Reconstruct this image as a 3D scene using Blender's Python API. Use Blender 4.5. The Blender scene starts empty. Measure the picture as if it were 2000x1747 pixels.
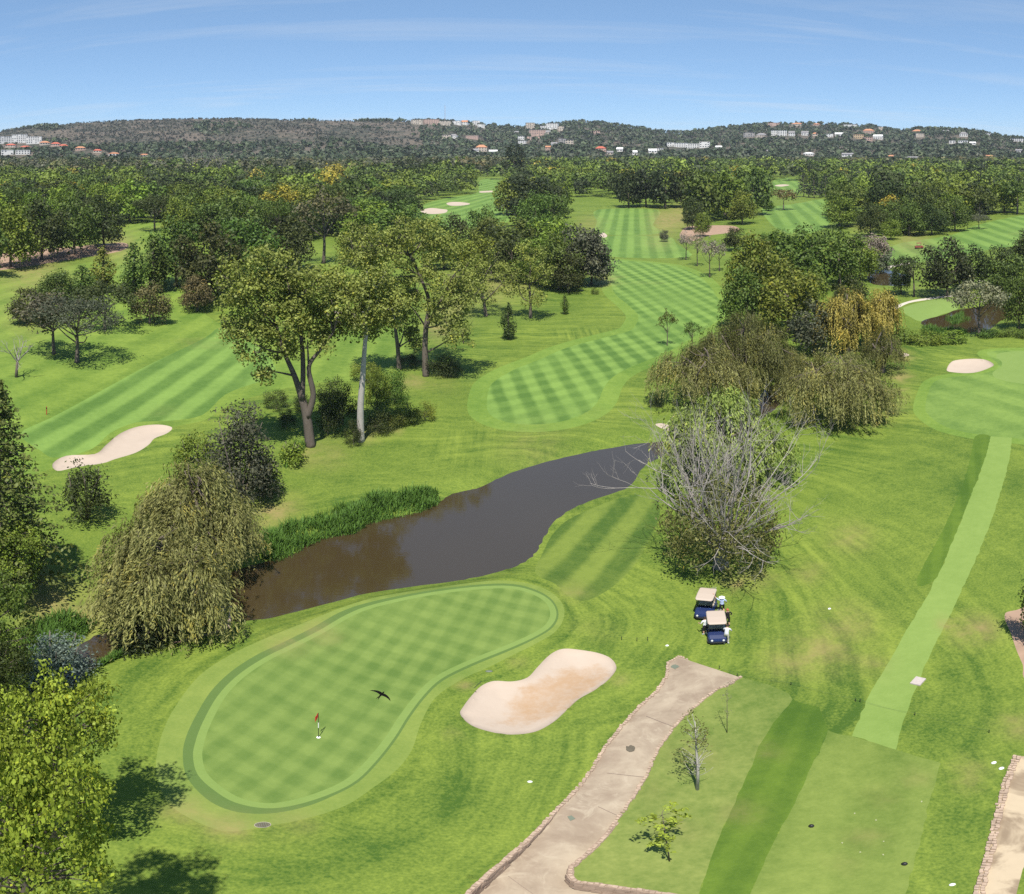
import bpy, bmesh, math, random
import numpy as np
from mathutils import Vector, Matrix
from mathutils.geometry import delaunay_2d_cdt

SC = bpy.context.scene
COL = SC.collection
# ------------------------------------------------------------------ camera
# The photograph is a stitched drone panorama: uprights stay upright and angles are
# even across the frame, so the camera is a level equirectangular panorama camera.
K = 1450.0            # photo pixels per radian
HOR = 275.0           # photo row of the horizon
HC = 37.0             # flying height in metres
PW, PH = 2000.0, 1747.0
cam = bpy.data.cameras.new('camera')
camo = bpy.data.objects.new('camera', cam)
COL.objects.link(camo)
camo.location = (0, 0, HC)
camo.rotation_euler = (math.radians(90), 0, 0)
cam.clip_start = 0.1
cam.clip_end = 60000
cam.type = 'PANO'
cc = cam if hasattr(cam, 'panorama_type') else cam.cycles
cc.panorama_type = 'EQUIRECTANGULAR'
cc.longitude_min = -(PW / 2) / K
cc.longitude_max = (PW / 2) / K
cc.latitude_min = -(PH - HOR) / K
cc.latitude_max = HOR / K
SC.camera = camo
SC.render.engine = 'CYCLES'
SC.render.resolution_x, SC.render.resolution_y = 1024, 894
SC.cycles.max_bounces = 5
SC.cycles.diffuse_bounces = 2
SC.cycles.glossy_bounces = 2
SC.cycles.transmission_bounces = 3
SC.cycles.transparent_max_bounces = 4
SC.cycles.volume_bounces = 0
SC.cycles.use_denoising = False
SC.cycles.sample_clamp_indirect = 4
SC.cycles.use_adaptive_sampling = False

# ------------------------------------------------------------------ light
SUN_EL = 65.0
SUN_AZ = 4.0          # degrees the light drifts to the right as it travels away from the camera
SC.view_settings.view_transform = 'Standard'
SC.view_settings.look = 'None'
SC.view_settings.exposure = 0.55
SC.view_settings.gamma = 1
w = bpy.data.worlds.new('World')
SC.world = w
w.use_nodes = True
nt = w.node_tree
nt.nodes.clear()
wo = nt.nodes.new('ShaderNodeOutputWorld')
bg = nt.nodes.new('ShaderNodeBackground')
bg.inputs['Strength'].default_value = 0.124
sky = nt.nodes.new('ShaderNodeTexSky')
sky.sky_type = 'NISHITA'
sky.sun_disc = False
sky.sun_elevation = math.radians(SUN_EL)
sky.sun_rotation = math.radians(180 + SUN_AZ)
sky.altitude = 1600
sky.air_density = 0.6
sky.dust_density = 0.0
sky.ozone_density = 6.0
# thin cirrus, laid out on a high flat layer of air
tc = nt.nodes.new('ShaderNodeTexCoord')
sep = nt.nodes.new('ShaderNodeSeparateXYZ')
nt.links.new(tc.outputs['Generated'], sep.inputs[0])
addz = nt.nodes.new('ShaderNodeMath'); addz.operation = 'MAXIMUM'; addz.inputs[1].default_value = 0.0
nt.links.new(sep.outputs['Z'], addz.inputs[0])
addz2 = nt.nodes.new('ShaderNodeMath'); addz2.operation = 'ADD'; addz2.inputs[1].default_value = 0.09
nt.links.new(addz.outputs[0], addz2.inputs[0])
dx = nt.nodes.new('ShaderNodeMath'); dx.operation = 'DIVIDE'
dy = nt.nodes.new('ShaderNodeMath'); dy.operation = 'DIVIDE'
nt.links.new(sep.outputs['X'], dx.inputs[0]); nt.links.new(addz2.outputs[0], dx.inputs[1])
nt.links.new(sep.outputs['Y'], dy.inputs[0]); nt.links.new(addz2.outputs[0], dy.inputs[1])
comb = nt.nodes.new('ShaderNodeCombineXYZ')
nt.links.new(dx.outputs[0], comb.inputs[0]); nt.links.new(dy.outputs[0], comb.inputs[1])
mp = nt.nodes.new('ShaderNodeMapping')
mp.inputs['Rotation'].default_value = (0, 0, math.radians(9))
mp.inputs['Scale'].default_value = (0.22, 1.0, 1)
nt.links.new(comb.outputs[0], mp.inputs['Vector'])
nz = nt.nodes.new('ShaderNodeTexNoise')
nz.inputs['Scale'].default_value = 1.0
nz.inputs['Detail'].default_value = 7
nz.inputs['Roughness'].default_value = 0.62
nz.inputs['Distortion'].default_value = 0.5
nt.links.new(mp.outputs[0], nz.inputs['Vector'])
cr = nt.nodes.new('ShaderNodeValToRGB')
cr.color_ramp.elements[0].position = 0.52; cr.color_ramp.elements[0].color = (0, 0, 0, 1)
cr.color_ramp.elements[1].position = 0.76; cr.color_ramp.elements[1].color = (0.36, 0.36, 0.36, 1)
nt.links.new(nz.outputs['Fac'], cr.inputs['Fac'])
mixc = nt.nodes.new('ShaderNodeMix'); mixc.data_type = 'RGBA'
mixc.inputs['B'].default_value = (4.3, 4.5, 4.7, 1)
# softer contrast between zenith and horizon, as the dry highland sky of the photograph has it
gam = nt.nodes.new('ShaderNodeGamma'); gam.inputs['Gamma'].default_value = 0.47
nt.links.new(sky.outputs['Color'], gam.inputs['Color'])
tin = nt.nodes.new('ShaderNodeMix'); tin.data_type = 'RGBA'; tin.blend_type = 'MULTIPLY'; tin.inputs['Factor'].default_value = 1.0
tin.inputs['B'].default_value = (1.25, 1.66, 2.04, 1)
nt.links.new(gam.outputs[0], tin.inputs['A'])
nt.links.new(cr.outputs['Color'], mixc.inputs['Factor'])
nt.links.new(tin.outputs['Result'], mixc.inputs['A'])
nt.links.new(mixc.outputs['Result'], bg.inputs['Color'])
nt.links.new(bg.outputs[0], wo.inputs['Surface'])
sl = bpy.data.lights.new('sun', 'SUN')
sl.energy = 5.0
sl.angle = math.radians(0.53)
sl.color = (1.0, 0.955, 0.88)
so = bpy.data.objects.new('sun', sl)
COL.objects.link(so)
_a = math.radians(SUN_AZ); _e = math.radians(SUN_EL)
so.rotation_euler = Vector((math.sin(_a) * math.cos(_e), math.cos(_a) * math.cos(_e), -math.sin(_e))).to_track_quat('-Z', 'Y').to_euler()

# ------------------------------------------------------------------ helpers
rng = np.random.default_rng(7)
RND = random.Random(11)

def smooth01(t):
    t = np.clip(t, 0, 1)
    return t * t * (3 - 2 * t)

def flat(px, py, z=0.0):
    """photo pixel -> point where its ray meets the level z"""
    az = (px - PW / 2) / K
    dep = max((py - HOR) / K, 0.006)
    d = (HC - z) / math.tan(dep)
    return d * math.sin(az), d * math.cos(az)

def catmull(pts, closed=True, step=5):
    P = np.array(pts, float)
    n = len(P)
    out = []
    rngn = range(n if closed else n - 1)
    for i in rngn:
        if closed:
            p0, p1, p2, p3 = P[(i - 1) % n], P[i], P[(i + 1) % n], P[(i + 2) % n]
        else:
            p0, p1, p2, p3 = P[max(i - 1, 0)], P[i], P[i + 1], P[min(i + 2, n - 1)]
        for t in np.linspace(0, 1, step, endpoint=False):
            out.append(0.5 * ((2 * p1) + (-p0 + p2) * t + (2 * p0 - 5 * p1 + 4 * p2 - p3) * t * t + (-p0 + 3 * p1 - 3 * p2 + p3) * t ** 3))
    if not closed:
        out.append(P[-1])
    return np.array(out)

def outline(px, z=0.0, smooth=True, step=4):
    p = catmull(px, True, step) if smooth else np.array(px, float)
    return np.array([flat(x, y, z) for x, y in p])

def pip(pts, poly):
    x, y = pts[:, 0], pts[:, 1]
    inside = np.zeros(len(pts), bool)
    n = len(poly)
    j = n - 1
    for i in range(n):
        xi, yi = poly[i]; xj, yj = poly[j]
        if yi != yj:
            c = ((yi > y) != (yj > y)) & (x < (xj - xi) * (y - yi) / (yj - yi) + xi)
            inside ^= c
        j = i
    return inside

def pdist(pts, poly, closed=True):
    best = np.full(len(pts), 1e9)
    n = len(poly)
    for i in range(n if closed else n - 1):
        a = poly[i]; b = poly[(i + 1) % n]
        ab = b - a
        L = ab @ ab
        if L < 1e-9:
            continue
        t = np.clip(((pts - a) @ ab) / L, 0, 1)
        q = a + t[:, None] * ab
        best = np.minimum(best, np.hypot(*(pts - q).T))
    return best

def inset(poly, d):
    """move an outline inwards by d metres"""
    p = np.array(poly)
    area = 0.5 * np.sum(p[:, 0] * np.roll(p[:, 1], -1) - np.roll(p[:, 0], -1) * p[:, 1])
    t = np.roll(p, -1, 0) - np.roll(p, 1, 0)
    t /= np.maximum(np.linalg.norm(t, axis=1, keepdims=True), 1e-6)
    nrm = np.stack([-t[:, 1], t[:, 0]], 1) * (1 if area > 0 else -1)
    return p + nrm * d

def tag(o, label=None, cat=None, group=None, kind=None):
    if label: o['label'] = label
    if cat: o['category'] = cat
    if group: o['group'] = group
    if kind: o['kind'] = kind
    return o

def link(name, me, parent=None, mat=None, loc=None):
    o = bpy.data.objects.new(name, me)
    COL.objects.link(o)
    if mat is not None:
        if len(me.materials): me.materials[0] = mat
        else: me.materials.append(mat)
    if parent is not None: o.parent = parent
    if loc is not None: o.location = loc
    return o

def empty(name, loc=(0, 0, 0), rz=0.0):
    o = bpy.data.objects.new(name, None)
    COL.objects.link(o)
    o.location = loc
    o.rotation_euler = (0, 0, rz)
    o.empty_display_size = 0.3
    return o

def mesh_np(name, V, F, smooth=False):
    """V (n,3), F (m,k) with k fixed"""
    V = np.asarray(V, np.float32); F = np.asarray(F, np.int32)
    me = bpy.data.meshes.new(name)
    k = F.shape[1]
    me.vertices.add(len(V)); me.vertices.foreach_set('co', V.ravel())
    me.loops.add(F.size); me.loops.foreach_set('vertex_index', F.ravel())
    me.polygons.add(len(F)); me.polygons.foreach_set('loop_start', np.arange(0, F.size, k, dtype=np.int32))
    if smooth: me.polygons.foreach_set('use_smooth', np.ones(len(F), bool))
    me.update(calc_edges=True)
    return me

class MB:
    """collects simple shapes for ONE mesh"""
    def __init__(s): s.v = []; s.f = []; s.m = []
    def add(s, vs, fs, mi=0):
        o = len(s.v); s.v += [tuple(map(float, v)) for v in vs]
        s.f += [tuple(i + o for i in f) for f in fs]; s.m += [mi] * len(fs)
    def box(s, c, d, mi=0, rz=0.0, taper=1.0, top=None):
        cx, cy, cz = c; dx, dy, dz = (q / 2 for q in d)
        pts = []
        for z, k in ((-dz, 1), (dz, taper)):
            for x, y in ((-dx, -dy), (dx, -dy), (dx, dy), (-dx, dy)):
                X, Y = x * k, y * k
                pts.append((cx + X * math.cos(rz) - Y * math.sin(rz), cy + X * math.sin(rz) + Y * math.cos(rz), cz + z))
        s.add(pts, [(3, 2, 1, 0), (4, 5, 6, 7), (0, 1, 5, 4), (1, 2, 6, 5), (2, 3, 7, 6), (3, 0, 4, 7)], mi)
    def tube(s, pts, rad, n=6, mi=0, cap=True):
        pts = [Vector(p) for p in pts]
        vs = []; fs = []
        up = Vector((0.13, 0.29, 0.95))
        for i, p in enumerate(pts):
            a = pts[max(i - 1, 0)]; b = pts[min(i + 1, len(pts) - 1)]
            t = (b - a)
            t = t.normalized() if t.length > 1e-7 else Vector((0, 0, 1))
            u = t.cross(up)
            if u.length < 0.05: u = t.cross(Vector((1, 0, 0)))
            u.normalize(); v = t.cross(u)
            r = rad[i] if hasattr(rad, '__len__') else rad
            for k in range(n):
                a_ = 2 * math.pi * k / n
                vs.append(p + u * (r * math.cos(a_)) + v * (r * math.sin(a_)))
        for i in range(len(pts) - 1):
            for k in range(n):
                fs.append((i * n + k, i * n + (k + 1) % n, (i + 1) * n + (k + 1) % n, (i + 1) * n + k))
        if cap:
            fs.append(tuple(range(n - 1, -1, -1))); fs.append(tuple((len(pts) - 1) * n + k for k in range(n)))
        s.add(vs, fs, mi)
    def loft(s, rings, mi=0, cap=True):
        n = len(rings[0]); vs = [p for r in rings for p in r]; fs = []
        for i in range(len(rings) - 1):
            for k in range(n):
                fs.append((i * n + k, i * n + (k + 1) % n, (i + 1) * n + (k + 1) % n, (i + 1) * n + k))
        if cap:
            fs.append(tuple(range(n - 1, -1, -1))); fs.append(tuple((len(rings) - 1) * n + k for k in range(n)))
        s.add(vs, fs, mi)
    def mesh(s, name, mats=(), smooth=False):
        me = bpy.data.meshes.new(name)
        me.from_pydata(s.v, [], s.f)
        for m in mats: me.materials.append(m)
        if len(mats) > 1: me.polygons.foreach_set('material_index', np.array(s.m, np.int32))
        if smooth: me.polygons.foreach_set('use_smooth', np.ones(len(me.polygons), bool))
        me.update()
        return me
    def build(s, name, mat, parent=None, smooth=False, loc=None):
        mats = mat if isinstance(mat, (list, tuple)) else [mat]
        return link(name, s.mesh(name, mats, smooth), parent, None, loc)

# ------------------------------------------------------------------ materials
def nodes(name):
    m = bpy.data.materials.new(name); m.use_nodes = True
    t = m.node_tree
    return m, t, t.nodes['Principled BSDF']

class NG:
    """small wrapper that makes node graphs short to write"""
    def __init__(s, t): s.t = t
    def n(s, typ, **kw):
        x = s.t.nodes.new(typ)
        for k, v in kw.items(): setattr(x, k, v)
        return x
    def put(s, sock, v):
        if hasattr(v, 'links') or isinstance(v, bpy.types.NodeSocket): s.t.links.new(v, sock)
        else: sock.default_value = v
    def math(s, op, a, b=0.0, c=None, clamp=False):
        x = s.n('ShaderNodeMath', operation=op); x.use_clamp = clamp
        s.put(x.inputs[0], a); s.put(x.inputs[1], b)
        if c is not None: s.put(x.inputs[2], c)
        return x.outputs[0]
    def mix(s, f, a, b, blend='MIX'):
        x = s.n('ShaderNodeMix'); x.data_type = 'RGBA'; x.blend_type = blend
        s.put(x.inputs['Factor'], f)
        s.put(x.inputs['A'], a if not isinstance(a, tuple) else (*a[:3], 1)); s.put(x.inputs['B'], b if not isinstance(b, tuple) else (*b[:3], 1))
        return x.outputs['Result']
    def noise(s, vec, scale, detail=3, rough=0.55, dist=0.0):
        x = s.n('ShaderNodeTexNoise'); s.put(x.inputs['Vector'], vec)
        x.inputs['Scale'].default_value = scale; x.inputs['Detail'].default_value = detail
        x.inputs['Roughness'].default_value = rough; x.inputs['Distortion'].default_value = dist
        return x.outputs['Fac']
    def ramp(s, v, lo, hi, a=0.0, b=1.0):
        x = s.n('ShaderNodeMapRange'); x.interpolation_type = 'SMOOTHSTEP'
        s.put(x.inputs['Value'], v)
        x.inputs['From Min'].default_value = lo; x.inputs['From Max'].default_value = hi
        x.inputs['To Min'].default_value = a; x.inputs['To Max'].default_value = b
        return x.outputs['Result']
    def pos(s): return s.n('ShaderNodeNewGeometry').outputs['Position']
    def attr(s, name, out='Fac'):
        x = s.n('ShaderNodeAttribute'); x.attribute_name = name
        return x.outputs[out]
    def mapv(s, vec, scale=(1, 1, 1), rz=0.0, loc=(0, 0, 0)):
        x = s.n('ShaderNodeMapping'); s.put(x.inputs['Vector'], vec)
        x.inputs['Scale'].default_value = scale; x.inputs['Rotation'].default_value = (0, 0, rz); x.inputs['Location'].default_value = loc
        return x.outputs['Vector']
    def xyz(s, vec):
        x = s.n('ShaderNodeSeparateXYZ'); s.put(x.inputs[0], vec)
        return x.outputs
    def bump(s, h, strength, dist=0.1):
        x = s.n('ShaderNodeBump'); s.put(x.inputs['Height'], h)
        x.inputs['Strength'].default_value = strength; x.inputs['Distance'].default_value = dist
        return x.outputs['Normal']

def plain(name, col, rough=0.6, spec=0.3, metal=0.0, var=0.0, scale=8.0):
    m, t, b = nodes(name)
    g = NG(t)
    b.inputs['Roughness'].default_value = rough
    b.inputs['Specular IOR Level'].default_value = spec
    b.inputs['Metallic'].default_value = metal
    if var:
        f = g.noise(g.pos(), scale, 4)
        c = g.mix(f, tuple(q * (1 - var) for q in col), tuple(min(1, q * (1 + var)) for q in col))
        t.links.new(c, b.inputs['Base Color'])
    else:
        b.inputs['Base Color'].default_value = (*col, 1)
    return m

DRYC = (0.265, 0.205, 0.085)
def grass(name, light, dark, stripes=(), mott=0.5, flow=0.0, dry=1.0, grain=0.35, fine=6.0, dirx=None, cell=None):
    """cut grass: mottled colour, mowing stripes (direction in degrees, period in metres, weight), dry patches, blade grain"""
    m, t, b = nodes(name)
    g = NG(t)
    p = g.pos()
    big = g.noise(p, 0.055, 4, 0.6)
    mid = g.noise(p, 0.35, 4, 0.65)
    fin = g.noise(p, fine, 2, 0.7)
    sml = g.noise(p, 1.4, 3, 0.7)
    f = g.math('ADD', g.math('MULTIPLY', g.math('SUBTRACT', big, 0.5), 1.5 * mott), g.math('MULTIPLY', g.math('SUBTRACT', mid, 0.5), 1.1 * mott))
    f = g.math('ADD', f, g.math('MULTIPLY', g.math('SUBTRACT', sml, 0.5), 0.75 * mott))
    f = g.math('ADD', f, g.math('MULTIPLY', g.math('SUBTRACT', fin, 0.5), grain * 2))
    base = 0.5
    if flow:
        fl = g.attr('flow')
        cx = g.n('ShaderNodeCombineXYZ')
        t.links.new(g.math('MULTIPLY', g.math('ADD', fl, g.math('MULTIPLY', g.noise(p, 0.05, 2), 9.0)), 0.95), cx.inputs[0])
        warp = g.noise(p, 0.11, 3)
        t.links.new(g.math('MULTIPLY', warp, 3.2), cx.inputs[1])
        st = g.noise(cx.outputs[0], 1.0, 3, 0.6)
        msk = g.ramp(g.noise(p, 0.028, 3, 0.6), 0.36, 0.60, 0.12, 1.0)
        f = g.math('ADD', f, g.math('MULTIPLY', g.math('MULTIPLY', g.math('SUBTRACT', st, 0.5), flow * 2.4), msk))
        # tyre and mower streaks that run their own way across the rough
        st2 = g.noise(g.mapv(p, (1.1, 0.045, 1), math.radians(46)), 1.0, 3, 0.6)
        msk2 = g.ramp(g.noise(p, 0.021, 3, 0.6), 0.50, 0.66)
        f = g.math('ADD', f, g.math('MULTIPLY', g.math('MULTIPLY', g.math('SUBTRACT', st2, 0.5), flow * 2.6), msk2))
    for ang, per, wt in stripes:
        q = g.mapv(p, (1, 1, 1), math.radians(ang))
        wob = g.math('MULTIPLY', g.math('SUBTRACT', g.noise(p, 0.16, 2), 0.5), per * 0.16)
        x = g.math('ADD', g.xyz(q)[0], wob)
        s_ = g.math('SINE', g.math('MULTIPLY', x, 2 * math.pi / per))
        sq = g.ramp(s_, -0.75, 0.75, -0.5, 0.5)
        fade = g.ramp(g.noise(p, 0.045, 3), 0.30, 0.55, 0.35, 1.0)
        f = g.math('ADD', f, g.math('MULTIPLY', g.math('MULTIPLY', sq, wt), fade))
    f = g.math('ADD', f, base)
    # lusher, darker turf where the ground stays moist
    f = g.math('SUBTRACT', f, g.math('MULTIPLY', g.attr('lush'), g.ramp(g.noise(p, 0.22, 4, 0.6), 0.2, 0.75, 0.3, 0.6)), clamp=True)
    c = g.mix(f, dark, light)
    # thin yellowed turf where the ground carries dry patches, broken up by noise
    dn = g.noise(p, 0.5, 5, 0.7)
    dsp = g.ramp(g.noise(p, 0.03, 3, 0.6), 0.58, 0.80, 0.0, 0.45 * dry)
    da = g.math('ADD', g.math('MULTIPLY', g.attr('dry'), 1.0), dsp)
    df = g.math('MULTIPLY', da, g.ramp(dn, 0.25, 0.7, 0.15, 1.1), clamp=True)
    c = g.mix(df, c, DRYC)
    t.links.new(c, b.inputs['Base Color'])
    b.inputs['Roughness'].default_value = 0.75
    b.inputs['Specular IOR Level'].default_value = 0.12
    t.links.new(g.bump(fin, 0.35, 0.05), b.inputs['Normal'])
    return m

def leafmat(name, attr=False, trans=0.16):
    m, t, b = nodes(name)
    g = NG(t)
    tint = g.attr('tint')
    if attr: base = g.attr('lc', 'Color')
    else: base = g.n('ShaderNodeObjectInfo').outputs['Color']
    k = g.math('ADD', g.math('MULTIPLY', tint, 1.0), 0.5)
    cmb = g.n('ShaderNodeCombineColor')
    for i in range(3): t.links.new(k, cmb.inputs[i])
    c = g.mix(1.0, base, cmb.outputs[0], 'MULTIPLY')
    yel = g.mix(1.0, base, (1.7, 1.35, 0.7), 'MULTIPLY')
    c = g.mix(g.ramp(tint, 0.78, 1.0, 0.0, 0.7), c, yel)
    t.links.new(c, b.inputs['Base Color'])
    b.inputs['Roughness'].default_value = 0.55
    b.inputs['Specular IOR Level'].default_value = 0.18
    tr = g.n('ShaderNodeBsdfTranslucent')
    t.links.new(g.mix(1.0, c, (1.15, 1.25, 0.5), 'MULTIPLY'), tr.inputs['Color'])
    ms = g.n('ShaderNodeMixShader'); ms.inputs[0].default_value = trans
    t.links.new(b.outputs[0], ms.inputs[1]); t.links.new(tr.outputs[0], ms.inputs[2])
    t.links.new(ms.outputs[0], t.nodes['Material Output'].inputs['Surface'])
    return m

def barkmat(name, c1, c2, rough=0.9, sc=3.0):
    m, t, b = nodes(name)
    g = NG(t)
    p = g.n('ShaderNodeTexCoord').outputs['Object']
    f = g.noise(g.mapv(p, (1, 1, 0.25)), sc, 5, 0.7)
    t.links.new(g.mix(f, c1, c2), b.inputs['Base Color'])
    b.inputs['Roughness'].default_value = rough
    b.inputs['Specular IOR Level'].default_value = 0.1
    t.links.new(g.bump(f, 0.6, 0.1), b.inputs['Normal'])
    return m

LEAF = leafmat('foliage')
LEAFA = leafmat('foliage_mixed', True, 0.10)
BARK = barkmat('bark_brown', (0.07, 0.055, 0.045), (0.19, 0.16, 0.13))
BARKG = barkmat('bark_grey', (0.16, 0.14, 0.13), (0.36, 0.33, 0.30))
BARKP = barkmat('bark_pale', (0.27, 0.245, 0.22), (0.55, 0.51, 0.46))

# ------------------------------------------------------------------ ground plan, traced from the photograph
WL = -0.55     # pond level
POND = [(450,1214),(520,1208),(600,1190),(700,1163),(800,1147),(900,1133),(960,1120),(1000,1108),(1030,1094),(1045,1078),(1060,1053),(1075,1028),(1092,1010),(1120,992),(1160,976),(1200,963),(1232,948),(1246,925),(1264,906),(1295,893),(1360,884),(1420,860),(1480,825),(1520,792),(1545,760),(1530,746),(1495,762),(1460,800),(1400,832),(1345,851),(1300,862),(1240,868),(1180,878),(1120,890),(1060,905),(1010,920),(970,937),(930,955),(885,965),(860,980),(820,1000),(760,1012),(720,1022),(690,1040),(650,1046),(600,1062),(570,1085),(540,1092),(510,1100),(470,1112),(430,1130),(402,1165),(412,1200)]
CREEK = [(424,1216),(330,1243),(270,1264),(240,1272),(205,1292),(150,1330),(100,1360),(60,1382),(35,1362),(105,1310),(155,1265),(200,1238),(280,1222),(350,1210),(405,1203)]
LAKE = [(1800,628),(1845,615),(1872,604),(1920,598),(1960,575),(2050,562),(2120,560),(2120,598),(2050,605),(1965,622),(1930,644),(1880,650),(1820,645)]
LAKE2 = [(1697,528),(1722,524),(1748,532),(1775,540),(1772,556),(1735,558),(1700,553)]
WATER = [outline(q, WL) for q in (POND, CREEK, LAKE, LAKE2)]

COLLAR = [(305,1490),(312,1545),(340,1585),(400,1618),(450,1630),(510,1622),(600,1605),(675,1580),(725,1548),(775,1510),(805,1470),(822,1420),(850,1370),(900,1335),(950,1312),(1000,1287),(1050,1262),(1085,1240),(1102,1210),(1095,1180),(1062,1155),(1010,1142),(950,1140),(850,1150),(750,1167),(675,1190),(600,1220),(525,1250),(450,1285),(390,1325),(350,1375),(322,1425)]
RINGO = [(357,1480),(365,1525),(400,1565),(440,1587),(485,1596),(540,1595),(600,1582),(650,1562),(700,1535),(740,1495),(775,1450),(800,1410),(830,1370),(865,1337),(925,1307),(1000,1276),(1050,1252),(1080,1232),(1091,1207),(1080,1180),(1050,1160),(1000,1147),(925,1149),(825,1162),(725,1182),(665,1202),(610,1233),(550,1263),(500,1287),(450,1320),(410,1360),(380,1410),(364,1445)]
RINGI = [(377,1485),(386,1520),(417,1550),(460,1575),(520,1586),(580,1579),(648,1557),(697,1531),(737,1491),(771,1447),(796,1407),(827,1366),(862,1333),(922,1303),(998,1272),(1048,1249),(1076,1230),(1087,1207),(1077,1182),(1047,1163),(998,1151),(925,1153),(826,1166),(730,1187),(677,1207),(622,1239),(560,1270),(512,1294),(462,1328),(424,1368),(396,1418),(382,1455)]
BUNK1 = [(899,1400),(920,1420),(960,1432),(1000,1436),(1045,1430),(1080,1412),(1105,1390),(1130,1367),(1165,1347),(1190,1327),(1204,1306),(1194,1288),(1170,1278),(1135,1273),(1100,1272),(1075,1283),(1050,1307),(1030,1327),(1000,1335),(965,1335),(940,1345),(920,1365),(905,1385)]
BUNK2 = [(1849,723),(1855,712),(1866,706),(1898,703),(1925,705),(1941,714),(1932,721),(1909,729),(1886,731),(1863,729),(1852,727)]
BUNK3 = [(103,908),(130,893),(185,890),(207,873),(235,850),(270,836),(310,832),(336,838),(326,850),(302,860),(290,873),(265,888),(225,900),(200,908),(150,915),(112,922)]
BUNKF = [[(822,410),(840,406),(862,408),(874,410),(868,415),(845,417),(826,414)], [(872,398),(885,395),(910,396),(918,399),(905,402),(880,402)], [(938,373),(962,372),(968,375),(940,376.5)], [(1513,362),(1530,360),(1542,362),(1525,365)], [(630,615),(660,607),(694,613),(685,623),(650,621)], [(1170,460),(1178,454),(1186,459),(1181,463)], [(1280,832),(1290,829),(1305,832),(1308,842),(1295,840)], [(1757,694),(1768,691),(1776,695),(1765,698)]]
PATH = [(1304,1296),(1327,1283),(1350,1293),(1400,1310),(1446,1326),(1425,1341),(1402,1350),(1380,1365),(1357,1385),(1335,1404),(1314,1427),(1283,1471),(1262,1520),(1241,1552),(1210,1597),(1182,1636),(1133,1681),(1116,1695),(1113,1712),(1126,1724),(1175,1730),(1230,1738),(1290,1746),(1400,1762),(1400,1950),(760,1950),(840,1820),(905,1756),(925,1734),(961,1702),(1007,1664),(1049,1625),(1087,1583),(1126,1545),(1157,1503),(1182,1461),(1210,1426),(1252,1380),(1283,1352),(1303,1321)]
PATHR = [(1982,1480),(2040,1476),(2700,1500),(2700,1600),(2060,1640),(2012,1668),(1997,1700),(1988,1735),(1972,1800),(1940,1900),(1870,1900),(1890,1810),(1906,1747),(1919,1697),(1933,1642),(1947,1584),(1960,1533)]
PLOT = [(1446,1326),(1500,1340),(1540,1358),(1548,1370),(1511,1415),(1481,1463),(1455,1526),(1422,1600),(1400,1648),(1365,1747),(1330,1850),(1320,1780),(1290,1746),(1230,1738),(1175,1730),(1126,1724),(1113,1712),(1116,1695),(1133,1681),(1182,1636),(1210,1597),(1241,1552),(1262,1520),(1283,1471),(1314,1427),(1335,1404),(1357,1385),(1380,1365),(1402,1350),(1425,1341)]
TEE = [(1617,1431),(1664,1442),(1750,1468),(1837,1493),(1815,1570),(1789,1667),(1768,1747),(1735,1870),(1400,1870),(1465,1747),(1505,1660),(1545,1585),(1585,1500)]
STRIP = [(1664,1442),(1681,1396),(1707,1344),(1733,1300),(1770,1233),(1807,1174),(1841,1109),(1872,1030),(1900,962),(1918,915),(1930,880),(1935,856),(1977,858),(1972,900),(1957,955),(1932,1030),(1900,1109),(1870,1174),(1841,1233),(1807,1300),(1785,1355),(1763,1415),(1750,1468)]
DARKL = [(1548,1372),(1600,1385),(1617,1431),(1585,1500),(1545,1585),(1505,1660),(1465,1747),(1400,1870),(1330,1850),(1365,1747),(1400,1648),(1422,1600),(1455,1526),(1481,1463),(1511,1415)]
DARKS1 = [(1895,900),(1905,856),(1935,856),(1930,880),(1918,915),(1900,962),(1872,1030),(1841,1109),(1822,1140),(1790,1140),(1845,1030),(1880,950)]
FAIRR = [(1807,797),(1813,813),(1840,834),(1875,846),(1934,856),(1977,859),(2080,868),(2150,860),(2150,690),(2060,683),(2000,685),(1945,687),(1927,692),(1940,705),(1950,716),(1938,727),(1898,735),(1850,739),(1824,748),(1813,770)]
GREENR = [(2000,687),(1955,691),(1946,699),(1956,708),(1955,719),(1940,729),(1941,738),(1957,745),(1989,751),(2060,756),(2120,730),(2100,690)]
FAIR1 = [(954,765),(951,800),(965,817),(1000,828),(1052,831),(1105,824),(1147,807),(1168,786),(1182,756),(1210,731),(1280,698),(1330,672),(1380,640),(1424,606),(1402,583),(1388,562),(1370,544),(1334,526),(1292,517),(1190,508),(1187,526),(1192,550),(1202,577),(1230,600),(1247,618),(1240,636),(1227,646),(1175,660),(1105,681),(1052,705),(1000,726),(965,747)]
FAIR2 = [(1187,501),(1345,503),(1322,475),(1300,461),(1178,461),(1180,482)]
FAIR3 = [(1172,456),(1292,456),(1275,438),(1285,410),(1168,410),(1166,432)]
FAIRL = [(40,850),(78,882),(112,898),(180,880),(215,850),(265,828),(330,824),(395,812),(440,770),(500,745),(540,735),(520,690),(437,640),(400,658),(300,708),(200,762),(100,818)]
FAIRC = [(815,432),(822,404),(870,388),(930,378),(938,354),(978,354),(972,380),(992,410),(988,434),(900,445)]
FAIR5 = [(1488,414),(1500,405),(1560,395),(1605,386),(1622,398),(1618,440),(1560,458),(1515,444)]
FAIR6 = [(1505,376),(1512,351),(1552,350),(1566,370),(1545,381)]
FAIR7 = [(1735,482),(1860,457),(1900,442),(2000,420),(2090,410),(2090,460),(1930,488),(1880,500),(1800,512),(1735,518)]
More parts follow.
